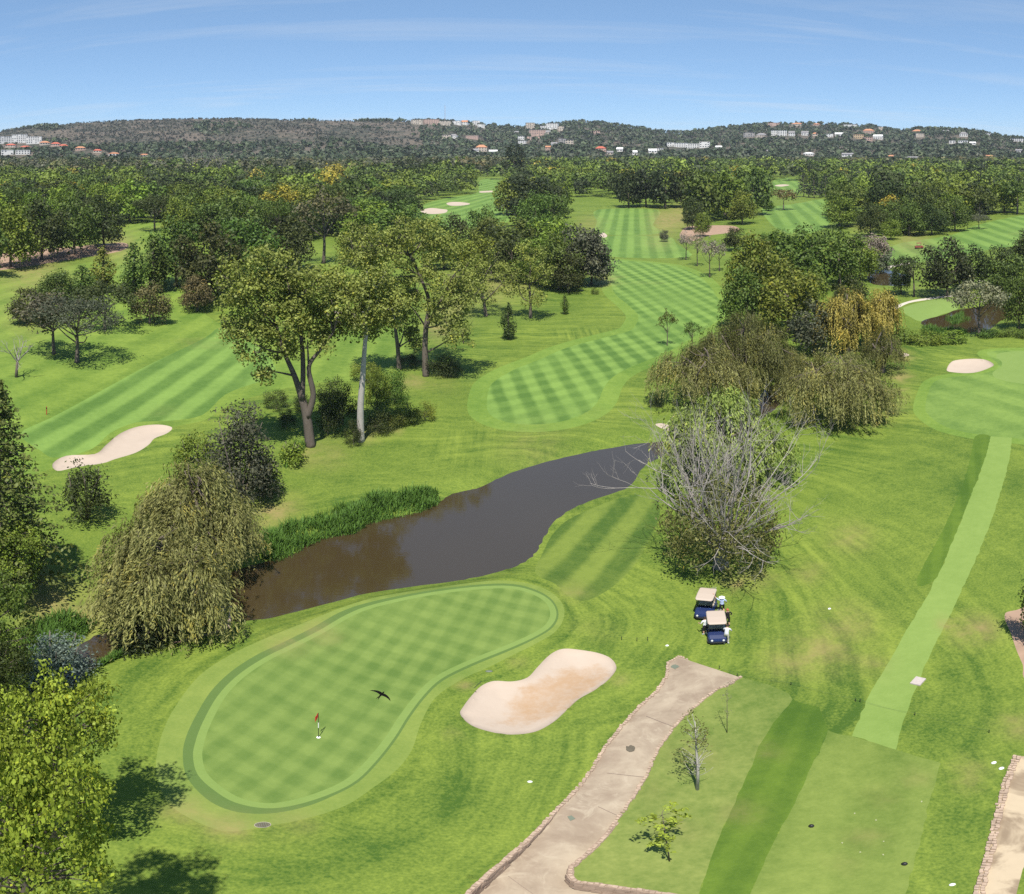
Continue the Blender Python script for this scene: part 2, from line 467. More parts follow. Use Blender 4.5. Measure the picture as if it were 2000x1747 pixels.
FAIR8 = [(1765,602),(1862,583),(1872,598),(1840,610),(1790,624)]
PATHW = [(1740,603),(1775,590),(1820,583),(1870,577),(1870,580),(1820,587),(1775,594),(1745,608)]
PATHW2 = [(1715,523),(1745,517),(1775,513),(1775,516),(1745,521),(1718,528)]
SOIL = [[(1962,1205),(1985,1194),(2090,1180),(2130,1330),(2010,1330),(1998,1300),(1985,1270),(1975,1240)], [(1335,446),(1355,440),(1430,440),(1440,452),(1380,460),(1350,470),(1328,462)], [(1495,762),(1500,750),(1530,742),(1545,748),(1528,752)], [(410,1232),(440,1218),(452,1216),(450,1222),(430,1234),(350,1252),(335,1250)], [(-100,512),(0,495),(150,482),(240,474),(235,490),(100,512),(0,528),(-100,545)]]

def PO(p, smooth=True): return outline(p, 0.0, smooth)
# name, outline, region priority rises down the list
REG = []
def ragged(poly, amp=0.035, step=0.55):
    """mown edges are never ruler-straight"""
    r = np.random.default_rng(len(poly))
    out = []
    n = len(poly)
    for i in range(n):
        a, b = poly[i], poly[(i + 1) % n]
        L = np.hypot(*(b - a)); m = int(min(max(1, L / step), 60))
        nrm = np.array([-(b - a)[1], (b - a)[0]]) / max(L, 1e-6)
        for k in range(m):
            out.append(a + (b - a) * k / m + nrm * r.normal() * amp * (k > 0))
    return np.array(out)
RAG = ('strip', 'tee', 'plot', 'dark_strip')
def region(name, px, smooth=True, z=0.0, step=4):
    q = outline(px, z, smooth, step)
    REG.append((name, ragged(q) if name in RAG else q))
region('semi', [(-200,600),(0,540),(130,520),(232,492),(245,445),(328,434),(334,500),(345,560),(420,625),(560,700),(640,690),(700,600),(760,600),(790,690),(720,740),(640,745),(540,760),(450,790),(400,822),(330,838),(220,860),(110,915),(-100,960),(-200,900)]); REG.append(('fedge', inset(outline(FAIR1), -2.6))); REG.append(('fedge', inset(outline(FAIRR), -1.6)))
region('fairway_left', FAIRL); region('fairway_main', FAIR1); region('fairway_mid', FAIR2); region('fairway_top', FAIR3)
region('fairway_center', FAIRC); region('fairway_five', FAIR5); region('fairway_six', FAIR6); region('fairway_seven', FAIR7); region('fairway_eight', FAIR8)
region('fairway_right', FAIRR); region('green_right', GREENR)
region('dark_strip', DARKL, False); region('dark_strip', DARKS1)
region('plot', PLOT, False); region('strip', STRIP, False); region('tee', TEE, False)
region('rough_stripes', [(1045,1120),(1065,1062),(1085,1030),(1125,1003),(1240,965),(1290,990),(1260,1070),(1215,1130),(1150,1175),(1112,1170),(1085,1145)]); region('collar', COLLAR); region('ring', RINGO); region('fringe', RINGI)
REG.append(('green', inset(outline(RINGI), 0.42)))
for q in SOIL: region('soil', q)
region('path_far', PATHW); region('path_far', PATHW2)
for q in [BUNK1, BUNK2, BUNK3] + BUNKF: region('sand', q)
region('path', PATH, False); region('path_right', PATHR, False)
for q in WATER: REG.append(('bed', q))
GREENPOLY = outline(RINGO)
SANDS = [p for n, p in REG if n == 'sand']
PATHPOLY = [p for n, p in REG if n == 'path'][0]

def vnoise(x, y, s, seed=0):
    """cheap smooth value field"""
    return (np.sin(x / s + 1.3 * np.sin(y / s * 0.7 + seed) + seed * 2.1) * np.cos(y / s * 0.83 + 0.9 * np.sin(x / s * 0.61 + seed * 1.7)))

_bot = np.array(flat(1040, 1800)); _top = np.array(flat(1130, 1560))
def path_drop(P):
    """the concrete ramp sinks towards its foot"""
    ax = _bot - _top
    t = ((P - _top) @ ax) / (ax @ ax)
    return 1.0 * smooth01(np.clip(t, 0, 1))

def terrain(P):
    x, y = P[:, 0], P[:, 1]
    r = np.hypot(x, y)
    z = 0.22 * vnoise(x, y, 17.0, 1.0) + 0.12 * vnoise(x, y, 7.0, 2.0)
    z *= smooth01((r - 15) / 25)
    z += smooth01((r - 180) / 300) * 0.9 * vnoise(x, y, 60.0, 3.0)
    dg = pdist(P, GREENPOLY); ing = pip(P, GREENPOLY)
    dg = np.where(ing, 0, dg)
    z = z * smooth01((dg + 1) / 6) + 0.35 * (1 - smooth01(dg / 7))
    for q in WATER:
        dw = pdist(P, q); inw = pip(P, q)
        bank = smooth01(dw / 2.2)
        z = np.where(inw, WL - 0.02 - np.minimum(1.2, dw * 0.6), WL + (z - WL) * bank)
    for q in SANDS:
        ds = pdist(P, q); ins = pip(P, q)
        z = np.where(ins, z - 0.22 * smooth01(ds / 0.16) - 0.33 * smooth01(ds / 2.0), z + 0.12 * (1 - smooth01(ds / 1.5)) * (ds > 1e-3))
    return z

def ground_z(x, y):
    return float(terrain(np.array([[x, y]]))[0])

def G(px, py):
    """photo pixel -> point on the ground"""
    z = 0.0
    for _ in range(3):
        x, y = flat(px, py, z)
        z = ground_z(x, y)
    return x, y, z

# ------------------------------------------------------------------ one triangulation, cut along every outline
def make_ground():
    pts = []
    rings = []
    r = 9.0
    while r < 1250:
        rings.append(r); r *= 1.032
    for i, r in enumerate(rings):
        for a in np.arange(-62, 62.01, 0.85):
            aa = math.radians(a + (0.42 if i % 2 else 0))
            rr = r * (1 + 0.006 * math.sin(a * 3.1 + i))
            pts.append((rr * math.sin(aa), rr * math.cos(aa)))
    for r in (3, 30, 120, 400, 1200):
        for a in np.arange(66, 294.1, 8):
            aa = math.radians(a); pts.append((r * math.sin(aa), r * math.cos(aa)))
    for r in (1800, 3200, 4600):
        for a in np.arange(0, 360, 6):
            aa = math.radians(a); pts.append((r * math.sin(aa), r * math.cos(aa)))
    for q in WATER[:2]:
        for d in (-1.1, -2.3, 0.9, 2.0):
            pts += [tuple(v) for v in inset(q, d)]
    for q in SANDS[:3]:
        for d in (-0.7, 0.17, 0.6, 1.3):
            pts += [tuple(v) for v in inset(q, d)]
    edges = []
    for n, q in REG:
        o = len(pts)
        pts += [tuple(v) for v in q]
        edges += [(o + i, o + (i + 1) % len(q)) for i in range(len(q))]
    res = delaunay_2d_cdt([Vector(p) for p in pts], edges, [], 0, 1e-3)
    V = np.array([(v.x, v.y) for v in res[0]])
    F = np.array([f for f in res[2] if len(f) == 3], np.int32)
    return V, F

V2, F3 = make_ground()
a_, b_, c_ = V2[F3[:, 0]], V2[F3[:, 1]], V2[F3[:, 2]]
ar = (b_[:, 0] - a_[:, 0]) * (c_[:, 1] - a_[:, 1]) - (b_[:, 1] - a_[:, 1]) * (c_[:, 0] - a_[:, 0])
F3[ar < 0] = F3[ar < 0][:, ::-1]
F3 = F3[np.abs(ar) > 1e-7]
CEN = V2[F3].mean(1)
RID = np.full(len(F3), -1)
for i, (n, q) in enumerate(REG):
    RID[pip(CEN, q)] = i
VZ = terrain(V2)
from mathutils.kdtree import KDTree
KD = KDTree(len(V2))
for _i, _p in enumerate(V2): KD.insert((_p[0], _p[1], 0), _i)
KD.balance()
def ground_z(x, y):
    """height of the ground, from the nearest three ground vertices"""
    s = wsum = 0.0
    for co, i, dist in KD.find_n((x, y, 0), 3):
        w_ = 1 / (dist + 0.02); s += w_ * VZ[i]; wsum += w_
    return float(s / wsum)
# dry patches: (photo x, y, radius in photo px, strength)
DRYB = [(1690,1640,35,.35),(1640,1690,30,.3),(1720,1560,26,.25),(1790,1520,25,.4),(1335,1350,8,.4),(1210,1330,20,.35),(880,1440,16,.4),(905,1345,14,.6),(1010,1300,16,.4),(530,1000,34,1.0),(560,985,30,.5),(1440,1140,24,.9),(1480,1130,30,.5),(1600,1275,60,.65),(1650,1220,60,.45),(1545,1295,50,.5),(1700,1300,40,.3),(1905,1232,40,.8),(1845,1222,18,.6),(455,1622,50,.7),(360,1590,45,.6),(560,1612,50,.35),(110,1180,70,.9),(180,1200,50,.8),(60,1150,60,.7),(1660,1050,40,.45),(1580,1120,30,.4),(1752,735,18,.9),(1756,770,16,.7),(1735,800,25,.6),(1760,698,14,.8),(1900,1500,35,.35),(1895,1535,25,.6),(590,890,26,.7),(640,885,40,.35),(805,748,16,1.1),(765,835,14,1.0),(720,845,20,.7),(860,640,28,.8),(880,600,36,.7),(900,560,40,.5),(1300,430,26,1.0),(1330,420,30,.8),(1290,465,24,.5),(1180,545,16,.8),(60,520,60,.7),(230,478,36,.7),(150,560,40,.4),(60,610,50,.5),(1780,468,30,.6),(1690,440,20,.6),(690,1130,1,.1),(620,1238,36,.45),(560,1262,36,.5),(1120,1160,25,.4),(1450,1590,40,.4),(1500,1470,30,.3),(1350,1480,60,.3),(1310,1620,50,.35),(1280,1545,40,.2),(860,745,30,.2),(1040,870,60,.2),(640,1255,30,.3),(1990,1420,40,.5),(1150,435,20,.5),(1010,545,40,.6),(960,560,40,.6)]
dryf = np.zeros(len(V2))
for bx, by, br, bs in DRYB:
    p0 = np.array(flat(bx, by)); dist = np.hypot(*p0)
    dep = math.atan2(HC, dist)
    lat = br / K * dist; rad = lat / math.sin(dep) * 0.8
    u = p0 / dist; vv = np.array([u[1], -u[0]])
    dd = V2 - p0
    dryf = np.maximum(dryf, bs * np.exp(-((dd @ u) / rad) ** 2 - ((dd @ vv) / lat) ** 2))
flowf = pdist(V2, outline(COLLAR))
LUSH = [(1575,1395,85,.9),(1500,1345,60,.7),(1240,1410,60,.5),(1190,1470,60,.6),(1255,1290,45,.7),(930,1560,120,.7),(1040,1510,90,.5),(720,1660,120,.5),(540,1710,90,.4),(1850,1320,30,.7),(1800,1420,55,.6),(1740,1170,45,.4),(1570,900,60,.6),(1650,870,60,.4),(1880,960,26,.9),(1985,950,20,.8),(1310,1215,40,.4),(250,1300,60,.4),(880,1310,60,.5),(1080,1480,90,.4),(690,960,80,.35),(1060,880,60,.3),(1180,700,40,.4),(1250,720,40,.5),(1330,760,40,.5),(880,690,80,.4),(1080,590,60,.4),(1650,1330,60,.4),(1900,1600,60,.35),(150,780,70,.3),(1790,690,40,.5),(1820,760,20,.7)]
lushf = np.zeros(len(V2))
for bx, by, br, bs in LUSH:
    p0 = np.array(flat(bx, by)); dist = np.hypot(*p0)
    dep = math.atan2(HC, dist); lat = br / K * dist; rad = lat / math.sin(dep) * 0.7
    u = p0 / dist; vv = np.array([u[1], -u[0]]); dd = V2 - p0
    lushf = np.maximum(lushf, bs * np.exp(-((dd @ u) / rad) ** 2 - ((dd @ vv) / lat) ** 2))

def region_mesh(name, ids, dz=None):
    m = np.isin(RID, ids)
    f = F3[m]
    if not len(f): return None
    used, inv = np.unique(f, return_inverse=True)
    P = np.column_stack([V2[used], VZ[used]])
    if dz is not None: P[:, 2] += dz(V2[used])
    me = mesh_np(name, P, inv.reshape(-1, 3), True)
    for an, arr in (('dry', dryf), ('flow', flowf), ('lush', lushf)):
        at = me.attributes.new(an, 'FLOAT', 'POINT')
        at.data.foreach_set('value', arr[used].astype(np.float32))
    return me

def dirang(p, q):
    """angle so that stripes run along the ground line from photo pixel p to q"""
    a = np.array(flat(*p)); b = np.array(flat(*q)); d = b - a
    return 90 - math.degrees(math.atan2(d[1], d[0]))

GL = (0.155, 0.250, 0.034); GD = (0.060, 0.130, 0.018)
A1 = dirang((985, 740), (1015, 815)); A1b = A1 + 68
M_ROUGH = grass('rough_grass', (0.180, 0.232, 0.036), (0.046, 0.092, 0.013), flow=0.9, mott=0.55, grain=0.7)
M_FEDGE = grass('fairway_edge_grass', (0.180, 0.258, 0.046), (0.080, 0.150, 0.022), flow=0.15, mott=0.7, grain=0.4)
M_SEMI = grass('semi_rough_grass', (0.185, 0.255, 0.042), (0.068, 0.128, 0.018), [(dirang((80, 870), (430, 652)), 7.0, 0.30)], flow=0.25, mott=0.7, grain=0.4)
M_RSTR = grass('striped_rough_grass', (0.1504, 0.1984, 0.0358), (0.0499, 0.0947, 0.0160), [(dirang((1060, 1150), (1210, 985)), 3.6, 0.75)], flow=0.3, mott=0.6)
FL, FD = (0.1645, 0.2590, 0.0540), (0.0686, 0.1330, 0.0245)
M_FAIR = grass('fairway_grass', FL, FD, [(A1, 3.5, 0.66), (A1b, 3.6, 0.30)], mott=0.45, dry=0.5, grain=0.2)
M_FAIRT = grass('fairway_top_grass', FL, FD, [(dirang((1215, 412), (1205, 470)), 5.0, 0.55)], mott=0.6, dry=0.9, grain=0.2)
M_FAIRL = grass('fairway_left_grass', FL, FD, [(dirang((80, 870), (430, 652)), 4.8, 0.75)], mott=0.55, dry=0.5, grain=0.25)
M_FAIRX = grass('fairway_far_grass', FL, FD, [(dirang((1520, 445), (1500, 410)), 8.0, 0.5)], mott=0.5, dry=0.6, grain=0.2)
M_FAIRR = grass('fairway_right_grass', (0.1715, 0.2516, 0.0546), (0.0735, 0.1360, 0.0266), [(dirang((1850, 780), (2000, 830)), 5.0, 0.42)], mott=0.7, dry=0.9, grain=0.25)
AG = dirang((560, 1480), (720, 1320)); AGb = dirang((500, 1330), (720, 1430))
M_GREEN = grass('putting_green_grass', (0.1674, 0.2313, 0.0557), (0.0837, 0.1416, 0.0293), [(AG, 1.5, 0.36), (AGb, 1.6, 0.30)], mott=0.6, dry=0.25, grain=0.12, fine=9)
M_FRINGE = grass('green_edge_grass', (0.1893, 0.2624, 0.0703), (0.1273, 0.1960, 0.0456), mott=0.4, dry=0.3, grain=0.15)
M_RING = grass('green_ring_grass', (0.1037, 0.1603, 0.0440), (0.0707, 0.1226, 0.0288), mott=0.3, dry=0.1, grain=0.15)
M_COLLAR = grass('collar_grass', (0.2088, 0.2555, 0.0576), (0.1008, 0.1610, 0.0302), mott=0.65, flow=0.1, dry=1.2, grain=0.25)
M_PLOT = grass('plot_grass', (0.2020, 0.2335, 0.0606), (0.0866, 0.1351, 0.0252), mott=0.9, dry=1.1, grain=0.4, fine=3.5)
M_STRIP = grass('strip_grass', (0.2041, 0.2816, 0.0707), (0.1347, 0.2067, 0.0432), mott=0.6, dry=0.6, grain=0.2)
M_TEE = grass('tee_grass', (0.1883, 0.2356, 0.0530), (0.0853, 0.1333, 0.0234), [(dirang((1617, 1431), (1465, 1747)), 4.2, 0.2)], mott=0.8, dry=0.6, grain=0.25)
M_DARK = grass('dark_cut_grass', (0.1100, 0.1715, 0.0214), (0.0480, 0.0957, 0.0117), [(dirang((1617, 1431), (1465, 1747)), 1.5, 0.25)], mott=0.6, dry=0.2, grain=0.3)
def sandmat():
    m, t, b = nodes('bunker_sand'); g = NG(t); p = g.pos()
    c = g.mix(g.noise(p, 0.8, 5, 0.6), (0.375, 0.305, 0.24), (0.435, 0.36, 0.29))
    # raked damp patch that lies in the middle of the near bunker
    cx, cy = flat(1085, 1350); ex, ey = flat(1145, 1312)
    ang = math.atan2(ey - cy, ex - cx)
    q = g.mapv(p, (1, 1, 0), 0, (-cx, -cy, 0))
    q = g.mapv(q, (1, 1, 1), -ang)
    X, Y, _ = g.xyz(q)
    L = math.hypot(ex - cx, ey - cy) * 1.55
    rr = g.math('ADD', g.math('POWER', g.math('DIVIDE', X, L), 2), g.math('POWER', g.math('DIVIDE', Y, L * 0.42), 2))
    rr = g.math('ADD', rr, g.math('MULTIPLY', g.math('SUBTRACT', g.noise(p, 0.9, 4, 0.7), 0.5), 2.2))
    f = g.ramp(rr, 0.25, 1.15, 0.85, 0.0)
    streak = g.noise(p, 1.6, 5, 0.7)
    f = g.math('MULTIPLY', f, g.ramp(streak, 0.3, 0.65, 0.5, 1.0))
    c = g.mix(f, c, (0.34, 0.22, 0.125))
    t.links.new(c, b.inputs['Base Color']); b.inputs['Roughness'].default_value = 0.95; b.inputs['Specular IOR Level'].default_value = 0.05
    t.links.new(g.bump(g.noise(p, 5, 3), 0.25, 0.05), b.inputs['Normal'])
    return m
M_SAND = sandmat()
def concrete():
    m, t, b = nodes('path_concrete'); g = NG(t); p = g.pos()
    n1 = g.noise(p, 0.45, 6, 0.65, 0.4); n2 = g.noise(p, 2.2, 4, 0.6); n3 = g.noise(p, 0.9, 5, 0.7, 1.2)
    c = g.mix(g.ramp(n1, 0.3, 0.7), (0.232, 0.174, 0.126), (0.370, 0.302, 0.220))
    c = g.mix(g.ramp(n3, 0.52, 0.72, 0, 0.6), c, (0.430, 0.365, 0.270))
    c = g.mix(g.ramp(n3, 0.22, 0.42, 0.55, 0.0), c, (0.172, 0.132, 0.094))
    c = g.mix(g.math('MULTIPLY', n2, 0.25), c, (0.189, 0.162, 0.108))
    t.links.new(c, b.inputs['Base Color']); b.inputs['Roughness'].default_value = 0.85; b.inputs['Specular IOR Level'].default_value = 0.2
    t.links.new(g.bump(n2, 0.2, 0.03), b.inputs['Normal'])
    return m
M_PATH = concrete()
def concrete2():
    m, t, b = nodes('road_concrete'); g = NG(t); p = g.pos()
    n1 = g.noise(p, 0.30, 5, 0.6, 0.6)
    c = g.mix(g.ramp(n1, 0.44, 0.58), (0.206, 0.149, 0.094), (0.447, 0.357, 0.238))
    c = g.mix(g.math('MULTIPLY', g.noise(p, 3, 4), 0.3), c, (0.258, 0.204, 0.130))
    t.links.new(c, b.inputs['Base Color']); b.inputs['Roughness'].default_value = 0.85
    return m
M_PATHR = concrete2()
M_SOIL = plain('bare_soil', (0.30, 0.205, 0.145), 0.95, 0.05, var=0.35, scale=0.7)
M_FPATH = plain('pale_path', (0.48, 0.43, 0.36), 0.9, 0.1, var=0.15, scale=1.0)
M_BED = plain('pond_bed', (0.10, 0.075, 0.05), 0.95, 0.05, var=0.2, scale=1.0)
M_STONE = plain('edging_stone', (0.36, 0.27, 0.20), 0.9, 0.1, var=0.6, scale=2.5)
M_WALL = plain('rubble_wall', (0.27, 0.20, 0.15), 0.9, 0.1, var=0.5, scale=2.0)

SPEC = [
 (['fairway_main'], 'fairway', M_FAIR, 'mown golf fairway with crossed light and dark stripes beyond the pond', 'fairway'),
 (['fairway_mid', 'fairway_top'], 'fairway', M_FAIRT, 'far end of the striped fairway beside the bare sandy patch', 'fairway'),
 (['fairway_left'], 'fairway', M_FAIRL, 'striped fairway running past the long bunker and the grey trees', 'fairway'),
 (['fairway_center'], 'fairway', M_FAIRX, 'small distant fairway with white bunkers between the woods', 'fairway'),
 (['fairway_five'], 'fairway', M_FAIRX, 'distant fairway with diagonal mowing bands below the cedars', 'fairway'),
 (['fairway_six'], 'fairway', M_FAIRX, 'farthest small green clearing beyond the cedars', 'fairway'),
 (['fairway_seven'], 'fairway', M_FAIRX, 'pale distant fairway behind the clump of dark trees by the lake', 'fairway'),
 (['fairway_eight'], 'fairway', M_FRINGE, 'small mown lawn between the white path and the brown lake', 'lawn'),
 (['fairway_right'], 'fairway', M_FAIRR, 'approach fairway in front of the green with the white bunker', 'fairway'),
 (['green_right'], 'putting_green', M_FRINGE, 'putting green beside the white oval bunker near the lake', 'green'),
 (['green'], 'putting_green', M_GREEN, 'chequered putting green with the red flag by the pond', 'green'),
 (['fringe'], 'green_edge', M_FRINGE, 'light green edge band round the chequered putting green', 'green'),
 (['ring'], 'green_ring', M_RING, 'dark ring of grass around the putting green', 'green'),
 (['collar'], 'green_collar', M_COLLAR, 'yellowish collar of grass outside the dark ring', 'green'),
 (['plot'], 'grass_plot', M_PLOT, 'pale rough grass plot with saplings beside the ramp path', 'lawn'),
 (['strip'], 'mown_strip', M_STRIP, 'long light mown strip leading from the tee to the fairway', 'lawn'),
 (['tee'], 'tee_ground', M_TEE, 'rectangular tee lawn at the foot of the mown strip', 'tee'),
 (['dark_strip'], 'dark_mown_band', M_DARK, 'dark mown bands beside the tee and the light strip', 'lawn'),
 (['fedge'], 'fairway_edge', M_FEDGE, 'narrow cut of grass bordering the striped fairways', 'lawn'),
 (['semi'], 'light_rough', M_SEMI, 'broad pale mown grass between the left trees and the long bunker', 'lawn'),
 (['rough_stripes'], 'striped_rough', M_RSTR, 'rough with soft diagonal mowing stripes between pond and half-dead tree', 'lawn'),
 (['soil'], 'bare_soil', M_SOIL, 'patches of bare brown soil', 'soil'),
 (['path_far'], 'footpath', M_FPATH, 'pale footpath behind the lake', 'path'),
 (['bed'], 'pond_bed', M_BED, 'muddy bed of the pond and creek', 'pond bed'),
]
ids = lambda names: [i for i, (n, q) in enumerate(REG) if n in names]
g_me = region_mesh('ground', [-1])
GROUND = tag(link('ground', g_me, None, M_ROUGH), 'mottled rough grass of the golf course', 'ground', kind='structure')
for names, on, mt, lab, cat in SPEC:
    me = region_mesh(on, ids(names))
    if me: tag(link(on, me, None, mt), lab, cat, kind='structure')
sand_i = ids(['sand'])
SLAB = ['kidney shaped bunker with an orange damp patch beside the putting green', 'white oval bunker beside the green near the lake', 'long pale bunker beyond the weeping willow and dark shrubs'] + ['small distant sand bunker'] * 8
for k, i in enumerate(sand_i):
    me = region_mesh('sand_bunker', [i])
    if me: tag(link('sand_bunker', me, None, M_SAND), SLAB[min(k, len(SLAB) - 1)], 'bunker', 'distant sand bunkers' if k > 2 else None, 'structure')
CARTPATH = tag(link('cart_path', region_mesh('cart_path', ids(['path']), lambda P: -path_drop(P)), None, M_PATH), 'stained pinkish concrete cart ramp edged with stones', 'path', kind='structure')
ROADR = tag(link('cart_path', region_mesh('cart_path', ids(['path_right'])), None, M_PATHR), 'sandy concrete path with a wet stain beside the tee', 'path', kind='structure')

def watermat():
    m, t, b = nodes('murky_water'); g = NG(t); p = g.pos()
    c = g.mix(g.noise(p, 0.06, 3), (0.040, 0.0285, 0.012), (0.050, 0.036, 0.017))
    t.links.new(c, b.inputs['Base Color'])
    b.inputs['Roughness'].default_value = 0.035
    b.inputs['IOR'].default_value = 2.0
    b.inputs['Specular IOR Level'].default_value = 0.5
    h = g.math('ADD', g.noise(g.mapv(p, (1, 2.2, 1)), 1.6, 3), g.math('MULTIPLY', g.noise(p, 6.0, 2), 0.25))
    t.links.new(g.bump(h, 0.03, 0.10), b.inputs['Normal'])
    return m
M_WATER = watermat()
WLAB = [('pond', 'brown pond winding between the fairway and the putting green'), ('creek', 'narrow brown creek below the weir behind the grey bush'), ('lake', 'brown lake behind the far green'), ('lake', 'small patch of brown water below the far fairway')]
for (nm, lab), q in zip(WLAB, WATER):
    q2 = inset(q, -0.35)
    bmw = bmesh.new()
    vs = [bmw.verts.new((x, y, WL)) for x, y in q2]
    f = bmw.faces.new(vs)
    bmesh.ops.triangulate(bmw, faces=[f])
    bmesh.ops.recalc_face_normals(bmw, faces=bmw.faces)
    for f in bmw.faces:
        if f.normal.z < 0: f.normal_flip()
    me = bpy.data.meshes.new(nm); bmw.to_mesh(me); bmw.free()
    tag(link(nm, me, None, M_WATER), lab, 'water', kind='structure')

# ------------------------------------------------------------------ the ridge behind the course
RIDGE = [(-500,300),(-250,285),(-80,268),(0,259),(50,252),(100,246),(160,240),(250,236),(340,233),(460,232),(560,235),(700,237),(800,238),(870,238),(950,245),(1000,250),(1040,248),(1080,243),(1130,238),(1180,242),(1240,251),(1290,258),(1330,261),(1400,253),(1450,248),(1500,244),(1600,243),(1700,248),(1740,255),(1760,259),(1790,253),(1830,254),(1880,255),(1920,261),(1960,269),(2000,273),(2200,282),(2500,295)]
_rx = np.array([p[0] for p in RIDGE], float); _ry = np.array([p[1] for p in RIDGE], float)
R0, R1 = 1080.0, 2050.0
def hill_z(x, y):
    x = np.asarray(x, float); y = np.asarray(y, float)
    r = np.hypot(x, y); az = np.arctan2(x, y)
    px = PW / 2 + az * K
    crest_r = R1 + 130 * np.sin(az * 5.1 + 0.6) + 60 * np.sin(az * 13 + 2)
    cz = HC + (HOR - np.interp(px, _rx, _ry)) / K * crest_r
    t = (r - R0) / (crest_r - R0)
    prof = np.where(t < 1, np.clip(t, 0, 1) ** 1.35, np.maximum(0, 1 - ((t - 1) / 0.9) ** 2 * 1.0))
    lump = 5.0 * vnoise(x, y, 75, 5) + 2.5 * vnoise(x, y, 31, 6)
    return np.where(t <= 0, -0.6, -0.6 + (cz + 0.6) * prof + lump * np.clip(t * 4, 0, 1) * np.clip((1 - t) * 5, 0, 1))
azs = np.radians(np.arange(-64, 64.1, 0.5)); rs = np.concatenate([np.arange(1060, 2250, 24), np.arange(2250, 4001, 180)])
AZ, RR = np.meshgrid(azs, rs)
HX, HY = RR * np.sin(AZ), RR * np.cos(AZ)
HZ = hill_z(HX, HY)
nR, nA = HX.shape
idx = np.arange(nR * nA).reshape(nR, nA)
HF = np.stack([idx[:-1, :-1], idx[:-1, 1:], idx[1:, 1:], idx[1:, :-1]], -1).reshape(-1, 4)[:, ::-1]
def hillmat():
    m, t, b = nodes('hillside'); g = NG(t); p = g.pos()
    n1 = g.noise(p, 0.010, 5, 0.6); n2 = g.noise(p, 0.05, 4, 0.7)
    c = g.mix(g.ramp(n1, 0.40, 0.62), (0.042, 0.046, 0.034), (0.105, 0.088, 0.070))
    c = g.mix(g.ramp(n2, 0.45, 0.7, 0, 0.7), c, (0.165, 0.132, 0.100))
    t.links.new(c, b.inputs['Base Color']); b.inputs['Roughness'].default_value = 0.95; b.inputs['Specular IOR Level'].default_value = 0.05
    return m
HILL = tag(link('hills', mesh_np('hills', np.stack([HX, HY, HZ], -1).reshape(-1, 3), HF, True), None, hillmat()), 'long dry bushy ridge along the skyline', 'hills', kind='structure')

def hill_at(px, py):
    az = (px - PW / 2) / K; dep = (py - HOR) / K
    rr = np.arange(1085, 2300, 3.0)
    z = HC - rr * math.tan(dep)
    hz = hill_z(rr * math.sin(az), rr * math.cos(az))
    k = np.argmax(hz >= z) if (hz >= z).any() else len(rr) - 70
    if not (hz >= z).any():
        k = int(np.argmin(z - hz))
    r = rr[k]
    return r * math.sin(az), r * math.cos(az), float(hz[k])

# ------------------------------------------------------------------ trees
def unit(n, r):
    v = r.normal(size=(n, 3)); return v / np.linalg.norm(v, axis=1, keepdims=True)

def leaf_quads(name, C, N, size, tint, r, aspect=0.6, U=None, lc=None):
    """one small kite-shaped leaf spray per centre"""
    n = len(C)
    N = N / np.maximum(np.linalg.norm(N, axis=1, keepdims=True), 1e-6)
    if U is None:
        U = np.cross(N, unit(n, r))
    else:
        U = U - N * np.sum(U * N, 1, keepdims=True)
    U /= np.maximum(np.linalg.norm(U, axis=1, keepdims=True), 1e-6)
    W = np.cross(N, U)
    s = np.asarray(size)[:, None] if np.ndim(size) else size
    asp = aspect * r.uniform(0.75, 1.25, (n, 1))
    V = np.empty((n, 4, 3), np.float32)
    V[:, 0] = C - U * s * 0.55
    V[:, 1] = C + W * s * asp * 0.5 - U * s * 0.05
    V[:, 2] = C + U * s * 0.55
    V[:, 3] = C - W * s * asp * 0.5 - U * s * 0.05
    me = mesh_np(name, V.reshape(-1, 3), np.arange(4 * n).reshape(-1, 4))
    at = me.attributes.new('tint', 'FLOAT', 'FACE'); at.data.foreach_set('value', np.asarray(tint, np.float32))
    if lc is not None:
        at = me.attributes.new('lc', 'FLOAT_COLOR', 'FACE')
        at.data.foreach_set('color', np.column_stack([lc, np.ones(n)]).astype(np.float32).ravel())
    return me

def clump_leaves(cen, rad, dens, leaf, r, up=0.25, squash=0.8, fill=0.22, jit=0.55):
    """leaf centres, normals, tints for clumps of foliage"""
    Cs, Ns, Ts, Ss = [], [], [], []
    for c, R in zip(cen, rad):
        n = max(6, int(dens * R * R))
        d = unit(n, r)
        d[:, 2] = np.where(r.random(n) < up, np.abs(d[:, 2]), d[:, 2])
        # ragged shell, plus some leaves inside it
        lump = 1 + 0.30 * np.sin(d[:, 0] * 5 + c[0]) * np.cos(d[:, 1] * 5 + c[1] * 2) + 0.15 * np.sin(d[:, 2] * 7 + c[2])
        rr = R * lump * np.where(r.random(n) < fill, r.uniform(0.35, 0.85, n), r.uniform(0.82, 1.12, n))
        p = c + d * rr[:, None] * np.array([1, 1, squash])
        Cs.append(p)
        Ns.append(d + np.array([0, 0, 0.35]) + r.normal(size=(n, 3)) * jit)
        ct = r.uniform(0.25, 0.75)
        Ts.append(np.clip(ct + r.normal(size=n) * 0.16, 0, 1))
        Ss.append(leaf * r.uniform(0.65, 1.35, n))
    return np.concatenate(Cs), np.concatenate(Ns), np.concatenate(Ts), np.concatenate(Ss)

